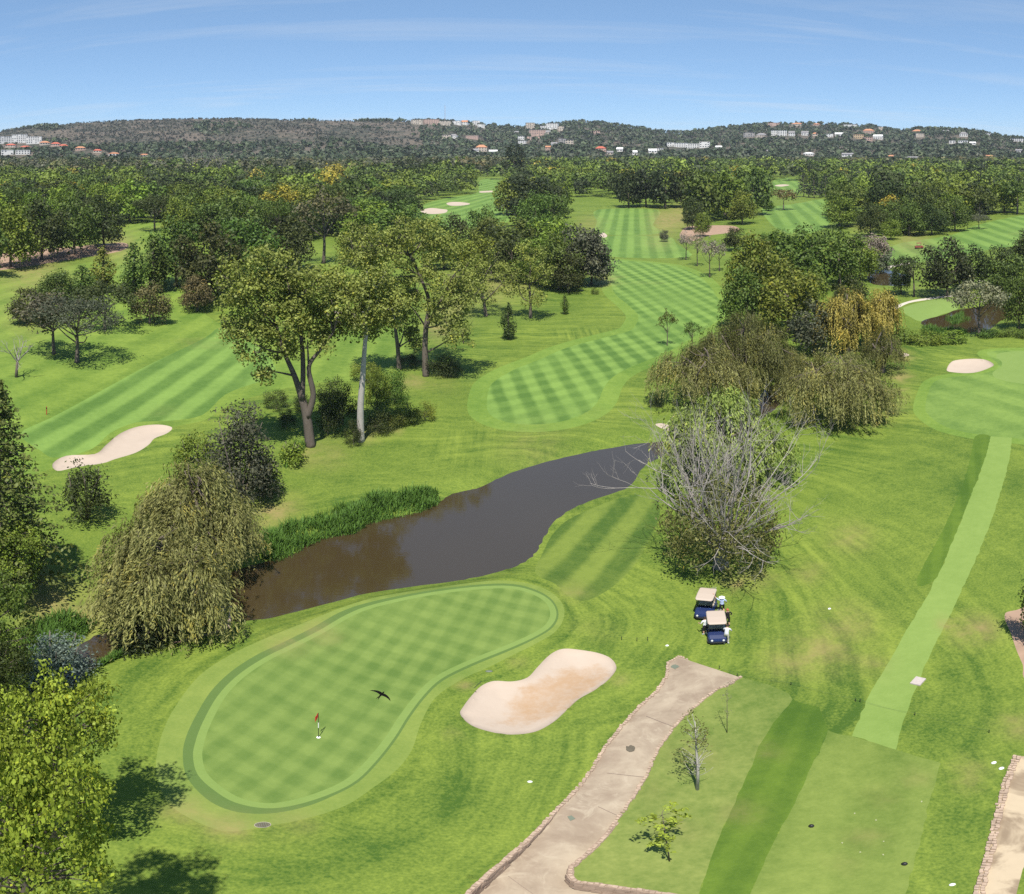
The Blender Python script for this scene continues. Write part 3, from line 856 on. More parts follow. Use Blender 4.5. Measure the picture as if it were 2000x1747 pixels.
def limb(mb, a, b, r0, r1, r, bend=0.12, n=5, sides=5):
    a = np.array(a, float); b = np.array(b, float)
    L = np.linalg.norm(b - a)
    off = r.normal(size=3) * L * bend
    pts = [a + (b - a) * t + off * math.sin(math.pi * t) for t in np.linspace(0, 1, n)]
    mb.tube(pts, [r0 + (r1 - r0) * t for t in np.linspace(0, 1, n)], sides)
    return pts

PROTO = {}
def shape_tree(shape, lod, var):
    """(trunk mesh, crown mesh, height, width) of a generic tree"""
    key = (shape, lod, var)
    if key in PROTO: return PROTO[key]
    r = np.random.default_rng({'round': 1, 'dome': 2, 'column': 3, 'cone': 4, 'open': 5, 'shrub': 6, 'tall': 7, 'cedar': 8}[shape] * 1000 + var * 17 + lod)
    leaf = {0: 0.32, 1: 0.55, 2: 0.95}[lod]
    dens = {0: 40.0, 1: 15.0, 2: 5.5}[lod]
    H, W = 14.0, 12.0
    mb = MB()
    cen, rad = [], []
    up, squash, fill = 0.25, 0.8, 0.22
    tf = 0.14
    if shape in ('round', 'dome', 'shrub', 'tall'):
        tf = {'round': 0.05, 'dome': 0.22, 'shrub': 0.0, 'tall': 0.08}[shape]
        if shape == 'dome': W = 17.0
        if shape == 'tall': H, W = 20.0, 11.0
        if shape == 'shrub': H, W = 5.0, 6.0; leaf *= 0.62; dens *= 2.2
        a = W / 2; c = H * (1 - tf) / 2; cz = H * tf + c
        nc = {'round': 72, 'dome': 76, 'shrub': 34, 'tall': 74}[shape]
        cr = {'round': 2.1, 'dome': 2.2, 'shrub': 1.15, 'tall': 2.0}[shape]
        # a handful of big lobes, each carrying smaller clumps on its outside
        nm = {'round': 9, 'dome': 11, 'shrub': 6, 'tall': 10}[shape]
        sk = 5 if shape in ('round', 'tall', 'shrub') else 0
        for i in range(-sk, nm):
            t = (i + 0.5) / nm if i >= 0 else r.uniform(0.02, 0.22)
            if shape == 'dome': zz = 0.05 + 0.75 * t
            else: zz = -0.62 + 1.30 * t
            a_ = i * 2.399 + r.uniform(-.4, .4)
            hr = math.sqrt(max(0.0, 1 - max(zz, -0.15) ** 2)) * r.uniform(0.42, 0.66) if 0 <= i < nm - 1 else 0.12
            if i < 0: hr = r.uniform(0.48, 0.66)
            LR = r.uniform(0.36, 0.52)
            for q in range(max(3, nc // nm)):
                d = unit(1, r)[0]
                if r.random() < 0.5: d[:2] = d[:2] * 0.6 + np.array([math.cos(a_), math.sin(a_)]) * 0.6
                if r.random() < 0.35: d[2] = abs(d[2])
                d /= np.linalg.norm(d)
                R = cr * r.uniform(0.5, 1.05)
                f = r.uniform(0.55, 0.95)
                p = np.array([(math.cos(a_) * hr + d[0] * LR * f) * a, (math.sin(a_) * hr + d[1] * LR * f) * a, cz + (zz + d[2] * LR * f * 0.9) * c * 0.92])
                cen.append(p); rad.append(R)
    elif shape == 'column':
        H, W, tf = 12.0, 6.0, 0.08
        for i in range(70):
            t = (i + 0.5) / 70
            rr = W / 2 * (0.55 + 0.75 * t) if t < 0.35 else W / 2 * 1.0 * (1 - ((t - 0.35) / 0.68) ** 1.5)
            a_ = r.uniform(0, 6.28); R = 0.55 + 0.65 * (1 - t) + 0.2 * r.random()
            q = max(0.0, rr - R * 0.6) * r.uniform(0.5, 1)
            cen.append(np.array([q * math.cos(a_), q * math.sin(a_), H * (tf + (0.97 - tf) * t)])); rad.append(R)
        squash = 1.35; leaf *= 0.75; dens *= 2.0
    elif shape in ('cone', 'cedar'):
        H, W, tf = 16.0, 9.0 if shape == 'cone' else 13.0, 0.12
        n = 60 if shape == 'cone' else 44
        for i in range(n):
            t = (i + 0.5) / n
            rr = W / 2 * (1 - t) ** (0.85 if shape == 'cone' else 0.6)
            a_ = i * 2.4 + r.uniform(-.5, .5)
            R = 0.6 + 1.1 * (1 - t) * (1.0 if shape == 'cone' else 1.25)
            q = max(0, rr - R * 0.5) * r.uniform(0.55, 1.0)
            cen.append(np.array([q * math.cos(a_), q * math.sin(a_), H * (tf + (0.98 - tf) * t)])); rad.append(R)
        squash = 0.5
    elif shape == 'open':
        H, W, tf = 16.0, 14.0, 0.30
        for i in range(34):
            d = unit(1, r)[0]; d[2] = abs(d[2]) * 1.1 - 0.2
            f = r.uniform(0.55, 0.95)
            R = 1.0 + 0.9 * r.random()
            cen.append(np.array([d[0] * (W / 2 - R * .5) * f, d[1] * (W / 2 - R * .5) * f, H * 0.60 + d[2] * (H * 0.4 - R * .5) * f])); rad.append(R)
        squash = 0.6; dens *= 0.85
    cen = np.array(cen); rad = np.array(rad)
    # trunk and limbs
    zt = H * (0.55 if shape not in ('column', 'cone', 'cedar') else 0.95)
    r0 = (0.34 if shape != 'shrub' else 0.10) * (1.25 if shape == 'dome' else 1)
    sides = 8 if lod == 0 else 5
    mb.tube([(0, 0, -0.3), (0.02, 0, H * 0.05), (0.12, 0.08, zt * 0.4), (0.05, 0.2, zt * 0.75), (0.1, 0.1, zt)], [r0 * 1.5, r0 * 1.05, r0 * 0.85, r0 * 0.6, r0 * 0.15], sides)
    if lod < 2 and shape not in ('column',):
        for i in r.choice(len(cen), min(len(cen), 16 if lod == 0 else 9), replace=False):
            z0 = min(cen[i][2] * r.uniform(0.45, 0.8), zt * 0.95) if shape not in ('cone', 'cedar') else cen[i][2] * 0.97
            limb(mb, (0.06, 0.06, max(z0, H * 0.06)), cen[i], r0 * 0.42, r0 * 0.08, r, 0.07, 4, 4)
    C, N, T, S = clump_leaves(cen, rad, dens, leaf, r, up, squash, fill)
    k = C[:, 2] > 0.05
    C, N, T, S = C[k], N[k], T[k], S[k]
    # leaf tint varies at random from clump to clump and leaf to leaf
    crown = leaf_quads('crown', C, N, S, T, r, 0.75)
    crown.materials.append(LEAF)
    trunk = mb.mesh('trunk', [BARK], True)
    Wr = np.percentile(np.hypot(C[:, 0], C[:, 1]), 97) * 2
    PROTO[key] = (trunk, crown, float(np.percentile(C[:, 2], 99.7)), float(Wr))
    return PROTO[key]

COLR = dict(
    dark=(0.046, 0.061, 0.016), deep=(0.035, 0.047, 0.016), mid=(0.083, 0.122, 0.022), green=(0.131, 0.171, 0.024), bright=(0.144, 0.197, 0.026),
    olive=(0.119, 0.122, 0.036), grey=(0.119, 0.119, 0.076), dgrey=(0.076, 0.079, 0.048), yellow=(0.289, 0.238, 0.031), gum=(0.109, 0.109, 0.051),
    willow=(0.200, 0.198, 0.064), ywillow=(0.306, 0.255, 0.060), gwillow=(0.190, 0.245, 0.055), blue=(0.128, 0.165, 0.131), russet=(0.120, 0.101, 0.038),
    poplar=(0.189, 0.216, 0.046), mauve=(0.224, 0.196, 0.148), conif=(0.038, 0.052, 0.029), maple=(0.225, 0.280, 0.034), feather=(0.108, 0.130, 0.032), silver=(0.156, 0.179, 0.094))

def add_tree(name, P, H, W, shape, col, label, group=None, lod=1, cat='tree', var=None, rz=None, jitter=0.12):
    if var is None: var = RND.randrange(3)
    tr, cr, h0, w0 = shape_tree(shape, lod, var)
    root = empty(name, P, RND.uniform(0, 6.28) if rz is None else rz)
    root.scale = (W / w0, W / w0, H / h0)
    tag(root, label, cat, group)
    t = link('trunk', tr, root); c = link('crown', cr, root)
    b = COLR[col]; j = [1 + RND.uniform(-jitter, jitter) for _ in range(3)]; v = 1 + RND.uniform(-jitter, jitter)
    c.color = (b[0] * v * j[0], b[1] * v * j[1], b[2] * v, 1)
    return root

def tree_px(name, bx, by, top, wpx, shape, col, label, group=None, lod=None, cat='tree', **kw):
    x, y, z = G(bx, by)
    d = math.hypot(x, y)
    H = HC - d * math.tan((top - HOR) / K) - z
    W = wpx / K * d
    if lod is None: lod = 0 if d < 125 else (1 if d < 330 else 2)
    return add_tree(name, (x, y, z - 0.05), max(H, 0.8), W, shape, col, label, group, lod, cat, **kw)

# ---- woods: trees set out on the ground by hand-drawn footprints, kept clear of the lawns in view
CLEAR = [
 [(1118,386),(1205,388),(1215,408),(1290,412),(1348,440),(1350,470),(1335,490),(1400,545),(1425,600),(1300,640),(1280,700),(1100,840),(950,830),(900,720),(1110,590),(1190,560),(1190,470),(1160,440),(1115,420)],
 [(824,428),(825,405),(870,393),(935,378),(940,352),(975,350),(975,385),(985,430)],
 [(1490,415),(1500,402),(1560,392),(1600,384),(1612,400),(1612,440),(1560,450),(1500,440)],
 [(1510,375),(1514,351),(1555,351),(1558,370)],
 [(1740,480),(1850,455),(1905,440),(2000,418),(2100,410),(2100,460),(1930,485),(1850,500),(1740,520)],
 [(240,438),(330,432),(333,475),(300,490),(240,500),(0,530),(-150,560),(-150,840),(0,900),(400,860),(700,760),(700,600),(640,540),(560,560),(430,520),(345,520),(335,470)],
 [(640,500),(672,488),(668,515),(600,512)],
 [(1645,466),(1645,432),(1695,424),(1690,464)],
 [(1375,425),(1470,440),(1480,470),(1420,480),(1385,460)],
]
CLEARNP = [np.array(c, float) for c in CLEAR]
def to_px(x, y, z):
    d = math.hypot(x, y)
    return PW / 2 + math.atan2(x, y) * K, HOR + math.atan2(HC - z, d) * K

def blocked(x, y, H, W):
    d = math.hypot(x, y)
    cx, by = to_px(x, y, 0.6); _, ty = to_px(x, y, H)
    hw = W / 2 / d * K * 0.85
    pts = np.array([(cx + hw * u, ty + (by - ty) * v) for u in (-1, -.5, 0, .5, 1) for v in (0.08, 0.4, 0.75, 1.0)])
    for c in CLEARNP:
        lo, hi = c.min(0), c.max(0)
        if cx + hw < lo[0] or cx - hw > hi[0] or by < lo[1] or ty > hi[1]: continue
        if pip(pts, c).any(): return True
    return False

class Grid:
    """trees by 40 m cells"""
    def __init__(s): s.c = {}
    def append(s, t): s.c.setdefault((int(t[0] // 40), int(t[1] // 40)), []).append(t)
WOODS = Grid()
def spaced(x, y, rad, k=0.30):
    i, j = int(x // 40), int(y // 40)
    for u in (-1, 0, 1):
        for v in (-1, 0, 1):
            for a, b, c in WOODS.c.get((i + u, j + v), ()):
                if (a - x) ** 2 + (b - y) ** 2 < (rad + c) ** 2 * k: return False
    return True

def wood(poly_px, spacing, mix, hrange, rnd, near, names, tops=300, dmax=385):
    """fills a footprint; returns trees beyond dmax for the far woodland"""
    poly = np.array([flat(*p) for p in poly_px])
    x0, y0 = poly.min(0); x1, y1 = poly.max(0)
    far = []
    n = int((x1 - x0) * (y1 - y0) / spacing ** 2 * 2.2)
    cand = np.column_stack([rnd.uniform(x0, x1, n), rnd.uniform(y0, y1, n)])
    cand = cand[pip(cand, poly)]
    cand = cand[np.argsort(np.hypot(*cand.T))]
    for x, y in cand:
        d = math.hypot(x, y)
        H = rnd.uniform(*hrange); W = H * rnd.uniform(0.95, 1.35)
        if d > dmax: W = rnd.uniform(16, 30); H = rnd.uniform(12, 21) * (1.3 if rnd.random() < 0.08 else 1)
        elif d > 230: W = rnd.uniform(14, 23); H = rnd.uniform(13, 19.5)
        shape, col = mix[rnd.integers(len(mix))]
        if shape in ('cone', 'tall'): W *= 0.65; H *= 1.12
        if to_px(x, y, H)[1] < tops: H *= 0.8
        if to_px(x, y, H)[1] < tops: continue
        if not spaced(x, y, W / 2, 0.38 if d < dmax else 0.52) or blocked(x, y, H, W): continue
        WOODS.append((x, y, W / 2))
        if d > dmax: far.append((x, y, H, W, shape, col)); continue
        z = ground_z(x, y)
        nm, lb, gr = names(shape, col)
        add_tree(nm, (x, y, z - 0.1), H, W, shape, col, lb, gr, 1 if d < 330 else 2)
    return far

# ------------------------------------------------------------------ weeping willows
def willow_mesh(seed, H, W, nclus=130, strands=18, step=0.24, leaf=0.36, hang=(0.45, 0.98), wid=0.24):
    r = np.random.default_rng(seed)
    Cs, Us, Ns, Ts = [], [], [], []
    mb = MB()
    a = W / 2
    mb.tube([(0, 0, -0.3), (0.1, 0, H * 0.1), (0.3, 0.1, H * 0.25), (0.2, 0.3, H * 0.45)], [0.6, 0.48, 0.4, 0.25], 8)
    lobes = [(0, 0, 0.97, 0.62)] + [(math.cos(t) * a * 0.50, math.sin(t) * a * 0.50, r.uniform(0.62, 0.92), r.uniform(0.42, 0.58)) for t in np.arange(0, 6.28, 6.28 / 6) + r.uniform(0, 1)]
    for k, (lx, ly, hz, lr) in enumerate(lobes):
        limb(mb, (0.2, 0.1, H * 0.28), (lx * 0.9, ly * 0.9, H * hz * 0.86), 0.26, 0.08, r, 0.12, 6, 5)
    for c in range(nclus):
        lx, ly, hz, lr = lobes[r.integers(len(lobes))]
        th = r.uniform(0, 6.28); q = math.sqrt(r.random())
        R = a * lr * q
        x = lx + R * math.cos(th); y = ly + R * math.sin(th)
        rr = math.hypot(x, y)
        if rr > a * 0.98: x *= a * 0.98 / rr; y *= a * 0.98 / rr; rr = a * 0.98
        z = H * hz * math.sqrt(max(0.12, 1 - (q * 0.86) ** 2)) * (0.97 - 0.18 * (rr / a) ** 2)
        out = np.array([x - lx, y - ly, 0.0]); out /= max(np.linalg.norm(out), 1e-3)
        L0 = z * r.uniform(*hang) * (0.55 + 0.55 * q)
        ct = r.uniform(0.08, 0.85)
        if r.random() < 0.4: limb(mb, (lx * 0.7, ly * 0.7, H * hz * 0.75), (x, y, z), 0.06, 0.02, r, 0.1, 4, 4)
        for s in range(strands):
            n = max(4, int(min(L0 * r.uniform(0.45, 1.1), z - 0.25) / step))
            t = np.arange(n) * step
            sp = r.uniform(0.1, 0.75)
            st = np.array([x, y, z]) + np.array([*(r.normal(size=2) * 0.5), r.normal() * 0.35])
            arch = 0.9 * (1 - np.exp(-t / 0.9)) * sp
            sway = r.normal(size=2) * 0.05
            p = st + out * arch[:, None] + np.stack([sway[0] * t, sway[1] * t, -np.maximum(0, t - 0.35 * (1 - np.exp(-t)))], 1)
            p += r.normal(size=(n, 3)) * 0.06
            Cs.append(p)
            Us.append(np.tile([0, 0, -1.0], (n, 1)) + r.normal(size=(n, 3)) * 0.2 + out * np.exp(-t / 0.6)[:, None] * 1.2)
            Ns.append(np.tile(out * 0.8 + np.array([0, 0, 0.5]), (n, 1)) + r.normal(size=(n, 3)) * 0.6)
            Ts.append(np.clip(ct + r.normal() * 0.1 + r.normal(size=n) * 0.08, 0, 1))
    C = np.concatenate(Cs); U = np.concatenate(Us); N = np.concatenate(Ns); T = np.concatenate(Ts)
    k = C[:, 2] > 0.15
    C, U, N, T = C[k], U[k], N[k], T[k]
    cr = leaf_quads('crown', C, N, leaf * r.uniform(0.7, 1.3, len(C)), T, r, wid, U)
    cr.materials.append(LEAF)
    return mb.mesh('trunk', [BARK], True), cr

def hero(name, bx, by, meshes, col, label, rz=0.0, cat='tree', parts=('trunk', 'crown'), scale=1.0, group=None, xyz=None):
    x, y, z = xyz if xyz else G(bx, by)
    root = empty(name, (x, y, z - 0.05), rz)
    root.scale = (scale,) * 3 if np.ndim(scale) == 0 else scale
    tag(root, label, cat, group)
    for pn, me in zip(parts, meshes):
        o = link(pn, me, root)
        if pn == 'crown': o.color = (*COLR[col], 1)
    return root

def dims(bx, by, top, wpx):
    x, y, z = G(bx, by); d = math.hypot(x, y)
    return HC - d * math.tan((top - HOR) / K) - z, wpx / K * d

def willow(bx, by, top, wpx, col, label, seed, n=130, **kw):
    H, W = dims(bx, by, top, wpx)
    return hero('willow_tree', bx, by, willow_mesh(seed, H, W, n, **kw), col, label)

willow(318, 1218, 1010, 300, 'willow', 'big olive weeping willow leaning over the weir by the pond', 21, 170, strands=24)
willow(385, 1105, 890, 250, 'willow', 'weeping willow behind the weir, its curtain ending at the reeds', 22, 130, strands=22)
willow(1640, 818, 668, 245, 'willow', 'round brown-green weeping willow alone on the lawn with a dark shadow', 23, 190)
willow(1375, 795, 655, 225, 'willow', 'drooping olive willow beside the fairway behind the pale dead branches', 24, 150)
willow(1455, 765, 598, 235, 'olive', 'tall dome-shaped willow between the striped fairway and the creek', 25, 160)
willow(1415, 940, 748, 255, 'gwillow', 'fresh green willow right behind the half-dead tree', 26, 170, wid=0.42)
willow(1655, 690, 552, 150, 'ywillow', 'yellow willow with golden foliage by the creek', 27, 90, wid=0.40)
willow(1722, 672, 553, 95, 'ywillow', 'smaller golden willow leaning beside the yellow willow', 28, 60, wid=0.40)
willow(1722, 728, 632, 90, 'olive', 'dark olive willow at the creek bank beside the sandy spot', 29, 60)
willow(1545, 750, 680, 120, 'willow', 'low brownish willow growing between the two large willows', 30, 80)

# ------------------------------------------------------------------ half-dead tree
def grow(mb, p, d, L, rad, depth, r, tips, spread=0.5, up=0.08, sides=4, kids=(2, 4), decay=0.72):
    n = 4
    pts = [np.array(p, float)]; d = np.array(d, float)
    for i in range(n):
        d = d + r.normal(size=3) * 0.10 + np.array([0, 0, up]); d /= np.linalg.norm(d)
        pts.append(pts[-1] + d * L / n)
    mb.tube(pts, [rad * (1 - 0.45 * i / n) for i in range(n + 1)], sides, cap=False)
    if depth == 0:
        tips.append(pts[-1]); return
    for k in range(r.integers(kids[0], kids[1] + 1)):
        t = r.integers(2, n + 1)
        nd = d + r.normal(size=3) * spread; nd /= np.linalg.norm(nd)
        grow(mb, pts[t], nd, L * decay * r.uniform(0.75, 1.15), rad * 0.52, depth - 1, r, tips, spread, up, 3 if depth < 2 else 4, kids, decay)
    tips.append(pts[-1])

BARKD = barkmat('bark_dead', (0.20, 0.175, 0.16), (0.42, 0.38, 0.345))
def half_dead(H, W, seed=5):
    r = np.random.default_rng(seed)
    mb = MB(); dead = MB(); tips = []
    mb.tube([(0, 0, -0.3), (0, 0, 0.8), (0.1, 0, 2.0)], [0.75, 0.55, 0.45], 8)
    for k in range(40):
        a_ = k * 2.4 + r.uniform(-.3, .3)
        lean = [0.22, 0.5, 0.85, 1.2][k % 4] * r.uniform(0.7, 1.1)
        d = np.array([math.cos(a_) * lean, math.sin(a_) * lean, 1.0]); d /= np.linalg.norm(d)
        L = H * (0.40 if lean < 0.7 else 0.29)
        limb(mb, (0.05, 0, 1.4), np.array([0, 0, 1.8]) + d * 1.8, 0.24, 0.17, r, 0.05, 4, 5)
        grow(dead, np.array([0, 0, 1.8]) + d * 1.7, d, L, 0.075, 4, r, tips, 0.42, 0.06, 4, (2, 3), 0.64)
    # living shoots: sprays along and below the limbs
    cen, rad = [], []
    tips = np.array(tips)
    hi = tips[:, 2].max()
    for i in range(260):
        a_ = r.uniform(0, 6.28); q = math.sqrt(r.random()) * W * 0.38
        z = r.uniform(0.16, 0.62) * H * (1.05 - 0.45 * q / (W * 0.38))
        cen.append((q * math.cos(a_), q * math.sin(a_), z)); rad.append(r.uniform(0.5, 1.1))
    C, N, T, S = clump_leaves(np.array(cen), np.array(rad), 56, 0.26, r, 0.2, 1.3, 0.5, 0.8)
    k = C[:, 2] > 0.2
    U = np.tile([0, 0, -1.0], (k.sum(), 1)) + r.normal(size=(k.sum(), 3)) * 0.5
    cr = leaf_quads('crown', C[k], N[k], S[k] * 1.15, T[k], r, 0.36, U)
    cr.materials.append(LEAF)
    return mb.mesh('trunk', [BARKG], True), cr, dead.mesh('bare_branches', [BARKD], False), hi
HH, WW = dims(1408, 1108, 795, 300)
tm, cm, dm, hi = half_dead(HH, WW)
hero('half_dead_tree', 1408, 1108, (tm, cm, dm), 'olive', 'half-dead willow with bare whitish branches above thin green shoots, beside the pond', parts=('trunk', 'crown', 'bare_branches'))

# ------------------------------------------------------------------ tall cottonwoods
def cottonwood(seed, forks, clumps, dens=80, leaf=0.29, squash=0.85):
    """forks: list of (points, r0, r1); clumps: (x, y, z, radius)"""
    r = np.random.default_rng(seed)
    mb = MB()
    for pts, r0, r1 in forks:
        p = catmull(pts, False, 4)
        mb.tube(p, list(np.linspace(r0, r1, len(p))), 8)
    cen, rad = [], []
    for cx, cy, cz, R, n in clumps:
        for i in range(int(n * 2.2)):
            d = unit(1, r)[0] * r.uniform(0.2, 1.0) ** 0.5
            cen.append((cx + d[0] * R, cy + d[1] * R, cz + d[2] * R * 1.15)); rad.append(r.uniform(0.55, 1.3))
        allp = np.concatenate([np.array(f[0]) for f in forks])
        k = np.argmin(np.linalg.norm(allp - np.array([cx, cy, cz - R]), axis=1))
        limb(mb, allp[k], (cx, cy, cz), 0.16, 0.05, r, 0.08, 5, 5)
        for i in range(4):
            limb(mb, (cx, cy, cz - R * 0.4), np.array([cx, cy, cz]) + unit(1, r)[0] * R * 0.9, 0.05, 0.02, r, 0.1, 4, 4)
    C, N, T, S = clump_leaves(np.array(cen), np.array(rad), dens, leaf, r, 0.25, squash, 0.3, 0.75)
    cr = leaf_quads('crown', C, N, S, T, r, 0.9)
    cr.materials.append(LEAF)
    return mb, cr

def pxm(bx, by, pts):
    """photo pixels around a tree's foot -> offsets in metres in the upright plane through the foot"""
    x, y, z = G(bx, by); d = math.hypot(x, y)
    return [((px - bx) / K * d, HC - d * math.tan((py - HOR) / K) - z) for px, py in pts]

def cotton_px(bx, by, forks, clumps, seed, col, label, bark=BARK, depth=1.0, **kw):
    az = (bx - PW / 2) / K
    r = np.random.default_rng(seed + 100)
    F = []
    for pts, r0, r1 in forks:
        q = pxm(bx, by, pts)
        dy = r.uniform(-1.2, 1.2) * depth
        F.append(([(u, dy * i / len(q), v) for i, (u, v) in enumerate(q)], r0, r1))
    F[0][0][0] = (F[0][0][0][0], 0, -0.3)
    C = []
    d = math.hypot(*G(bx, by)[:2])
    for px, py, R, n in clumps:
        u, v = pxm(bx, by, [(px, py)])[0]
        C.append((u, r.uniform(-1, 1) * 3.2 * depth, v, R / K * d, n))
    mb, cr = cottonwood(seed, F, C, **kw)
    return hero('poplar_tree', bx, by, (mb.mesh('trunk', [bark], True), cr), col, label, rz=-az)

cotton_px(607, 872,
    [([(607,872),(600,820),(590,780),(575,735),(555,690),(540,640)], 0.62, 0.16), ([(590,780),(592,720),(588,660),(575,600),(560,550)], 0.36, 0.10), ([(600,815),(612,770),(603,715),(625,680),(650,645)], 0.42, 0.12)],
    [(480,545,50,13),(530,515,46,12),(560,560,52,13),(500,590,56,14),(470,620,42,9),(560,620,60,14),(610,590,50,11),(640,630,46,9),(600,660,46,9),(500,660,40,9),(540,690,34,6),(650,560,40,9),(655,600,30,6),(520,715,24,4),(620,540,36,7)],
    41, 'poplar', 'huge yellow-green poplar with forked trunks standing in the shrub bed', dens=76)
cotton_px(705, 862,
    [([(705,862),(704,800),(708,740),(712,680),(716,630),(722,580)], 0.48, 0.12)],
    [(715,600,40,10),(745,580,38,9),(720,640,36,8),(700,570,34,7),(755,620,34,7),(690,625,24,4),(735,545,30,6),(770,600,26,5)],
    42, 'poplar', 'slender poplar with a straight pale trunk at the edge of the shrub bed', bark=BARKP, depth=0.7)
cotton_px(780, 722,
    [([(780,722),(777,680),(772,640),(768,600)], 0.42, 0.15)],
    [(790,640,32,6),(760,610,34,7),(800,600,30,6),(810,665,22,4),(775,570,34,7)],
    43, 'poplar', 'short poplar trunk standing just behind the slender pale poplar', depth=0.6)
cotton_px(832, 735,
    [([(832,735),(830,690),(832,640),(838,590),(820,540),(800,500)], 0.55, 0.14), ([(832,640),(850,605),(870,570),(890,530)], 0.28, 0.10)],
    [(700,480,44,10),(740,470,46,11),(690,520,40,9),(750,520,50,12),(800,500,54,13),(850,480,50,12),(810,560,50,12),(860,540,54,12),(900,520,44,10),(900,580,44,9),(870,610,38,7),(920,560,34,6),(780,580,34,7),(900,640,34,6),(830,460,36,8),(790,455,34,7),(720,555,34,7)],
    44, 'poplar', 'broad dark-limbed poplar with a thick leaning crown above the shrub bed', dens=70)
cotton_px(950, 618,
    [([(950,618),(945,590),(940,560),(945,520)], 0.40, 0.12)],
    [(935,540,34,8),(960,520,34,8),(985,545,30,7),(920,560,28,6),(960,575,24,4)],
    45, 'poplar', 'open pale poplar in front of the round dark trees', depth=0.8, dens=70)
cotton_px(1036, 622,
    [([(1036,622),(1036,590),(1034,555),(1036,520)], 0.38, 0.12)],
    [(1036,520,32,8),(1030,500,26,6),(1060,545,30,6),(1010,550,28,6),(1040,570,26,5),(1070,530,24,5)],
    46, 'poplar', 'upright pale poplar closest to the fairway bend', depth=0.8, dens=70)

# ------------------------------------------------------------------ trees at the left edge
def feathery(seed, H, W, n=230, leaf=0.30, dens=42):
    r = np.random.default_rng(seed)
    mb = MB(); mb.tube([(0, 0, -0.3), (0, 0, H * 0.5), (0, 0, H * 0.97)], [0.5, 0.3, 0.05], 8)
    cen, rad = [], []
    for i in range(n):
        t = (i + 0.5) / n
        a_ = i * 2.399 + r.uniform(-.3, .3)
        R = W / 2 * (1 - t) ** 0.75 * r.uniform(0.72, 1.05)
        z = H * (0.10 + 0.88 * t)
        for f in (1.0, 0.72, 0.45):
            cen.append((R * f * math.cos(a_), R * f * math.sin(a_), z - 0.5 * f * R * 0.18)); rad.append((0.5 + 0.5 * (1 - t)) * (1.1 - 0.3 * f))
        if i % 2 == 0: limb(mb, (0, 0, z), (R * 0.9 * math.cos(a_), R * 0.9 * math.sin(a_), z - 0.1 * R), 0.07, 0.02, r, 0.04, 4, 4)
    C, N, T, S = clump_leaves(np.array(cen), np.array(rad), dens, leaf, r, 0.4, 0.42, 0.35, 0.5)
    cr = leaf_quads('crown', C, N, S, T, r, 0.6); cr.materials.append(LEAF)
    return mb.mesh('trunk', [BARK], True), cr
H_, W_ = dims(-5, 1150, 735, 330)
hero('conifer_tree', -5, 1150, feathery(51, H_, W_), 'feather', 'tall feathery dark conifer behind the weeping willow')

def maple(seed, H, W, n=170, leaf=0.22, dens=105):
    r = np.random.default_rng(seed)
    mb = MB(); mb.tube([(0, 0, -0.3), (0.1, 0, H * 0.3), (0, 0.1, H * 0.7), (0, 0, H * 0.95)], [0.45, 0.34, 0.18, 0.04], 8)
    cen, rad = [], []
    for i in range(n):
        t = r.random() ** 0.8
        a_ = i * 2.399
        R = W / 2 * (math.sin(math.pi * min(1, 0.22 + 0.78 * (1 - t))) ** 0.6 if t > 0.1 else 0.8) * r.uniform(0.55, 1.0)
        z = H * (0.08 + 0.88 * t)
        cen.append((R * math.cos(a_), R * math.sin(a_), z)); rad.append(r.uniform(0.45, 1.0))
        if i % 3 == 0: limb(mb, (0, 0.05, z * 0.85), (R * math.cos(a_), R * math.sin(a_), z), 0.08, 0.02, r, 0.06, 4, 4)
    for i in range(44):
        t = r.uniform(0.55, 0.97); a_ = i * 2.399; R = W / 2 * r.uniform(0.05, 0.42) * (1.15 - t * 0.6)
        cen.append((R * math.cos(a_), R * math.sin(a_), H * (0.10 + 0.88 * t))); rad.append(r.uniform(0.6, 1.05))
    C, N, T, S = clump_leaves(np.array(cen), np.array(rad), dens, leaf, r, 0.35, 0.7, 0.35, 0.6)
    cr = leaf_quads('crown', C, N, S, T, r, 0.85); cr.materials.append(LEAF)
    return mb.mesh('trunk', [BARK], True), cr
mA = maple(61, 10.5, 10.0)
mB = maple(62, 11.0, 9.0, n=130, dens=110)
def maple_px(bx, by, top, wpx, me, h0, w0, col, label, rz):
    H, W = dims(bx, by, top, wpx)
    return hero('maple_tree', bx, by, me, col, label, rz=rz, scale=(W / w0, W / w0, H / h0))
maple_px(105, 1640, 1330, 275, mA, 10.5, 10.0, 'maple', 'bright yellow-green leafy tree casting a black shadow toward the putting green', 0.0)
maple_px(50, 1880, 1490, 350, mA, 10.5, 10.0, 'maple', 'yellow-green leafy tree rising in front of the one by the putting green', 2.0)
maple_px(-70, 1640, 1400, 260, mB, 11.0, 9.0, 'maple', 'leafy tree at the edge beside the two yellow-green trees', 1.0)
maple_px(-20, 1400, 1130, 190, mB, 11.0, 9.0, 'mid', 'dark leafy tree between the feathery conifer and the grey-blue bush', 0.3)
maple_px(15, 1180, 1020, 150, mB, 11.0, 9.0, 'bright', 'leafy light green tree in front of the feathery conifer', 3.3)
maple_px(-15, 1500, 1260, 170, mB, 11.0, 9.0, 'dark', 'deep green tree behind the bright yellow-green tree', 4.3)

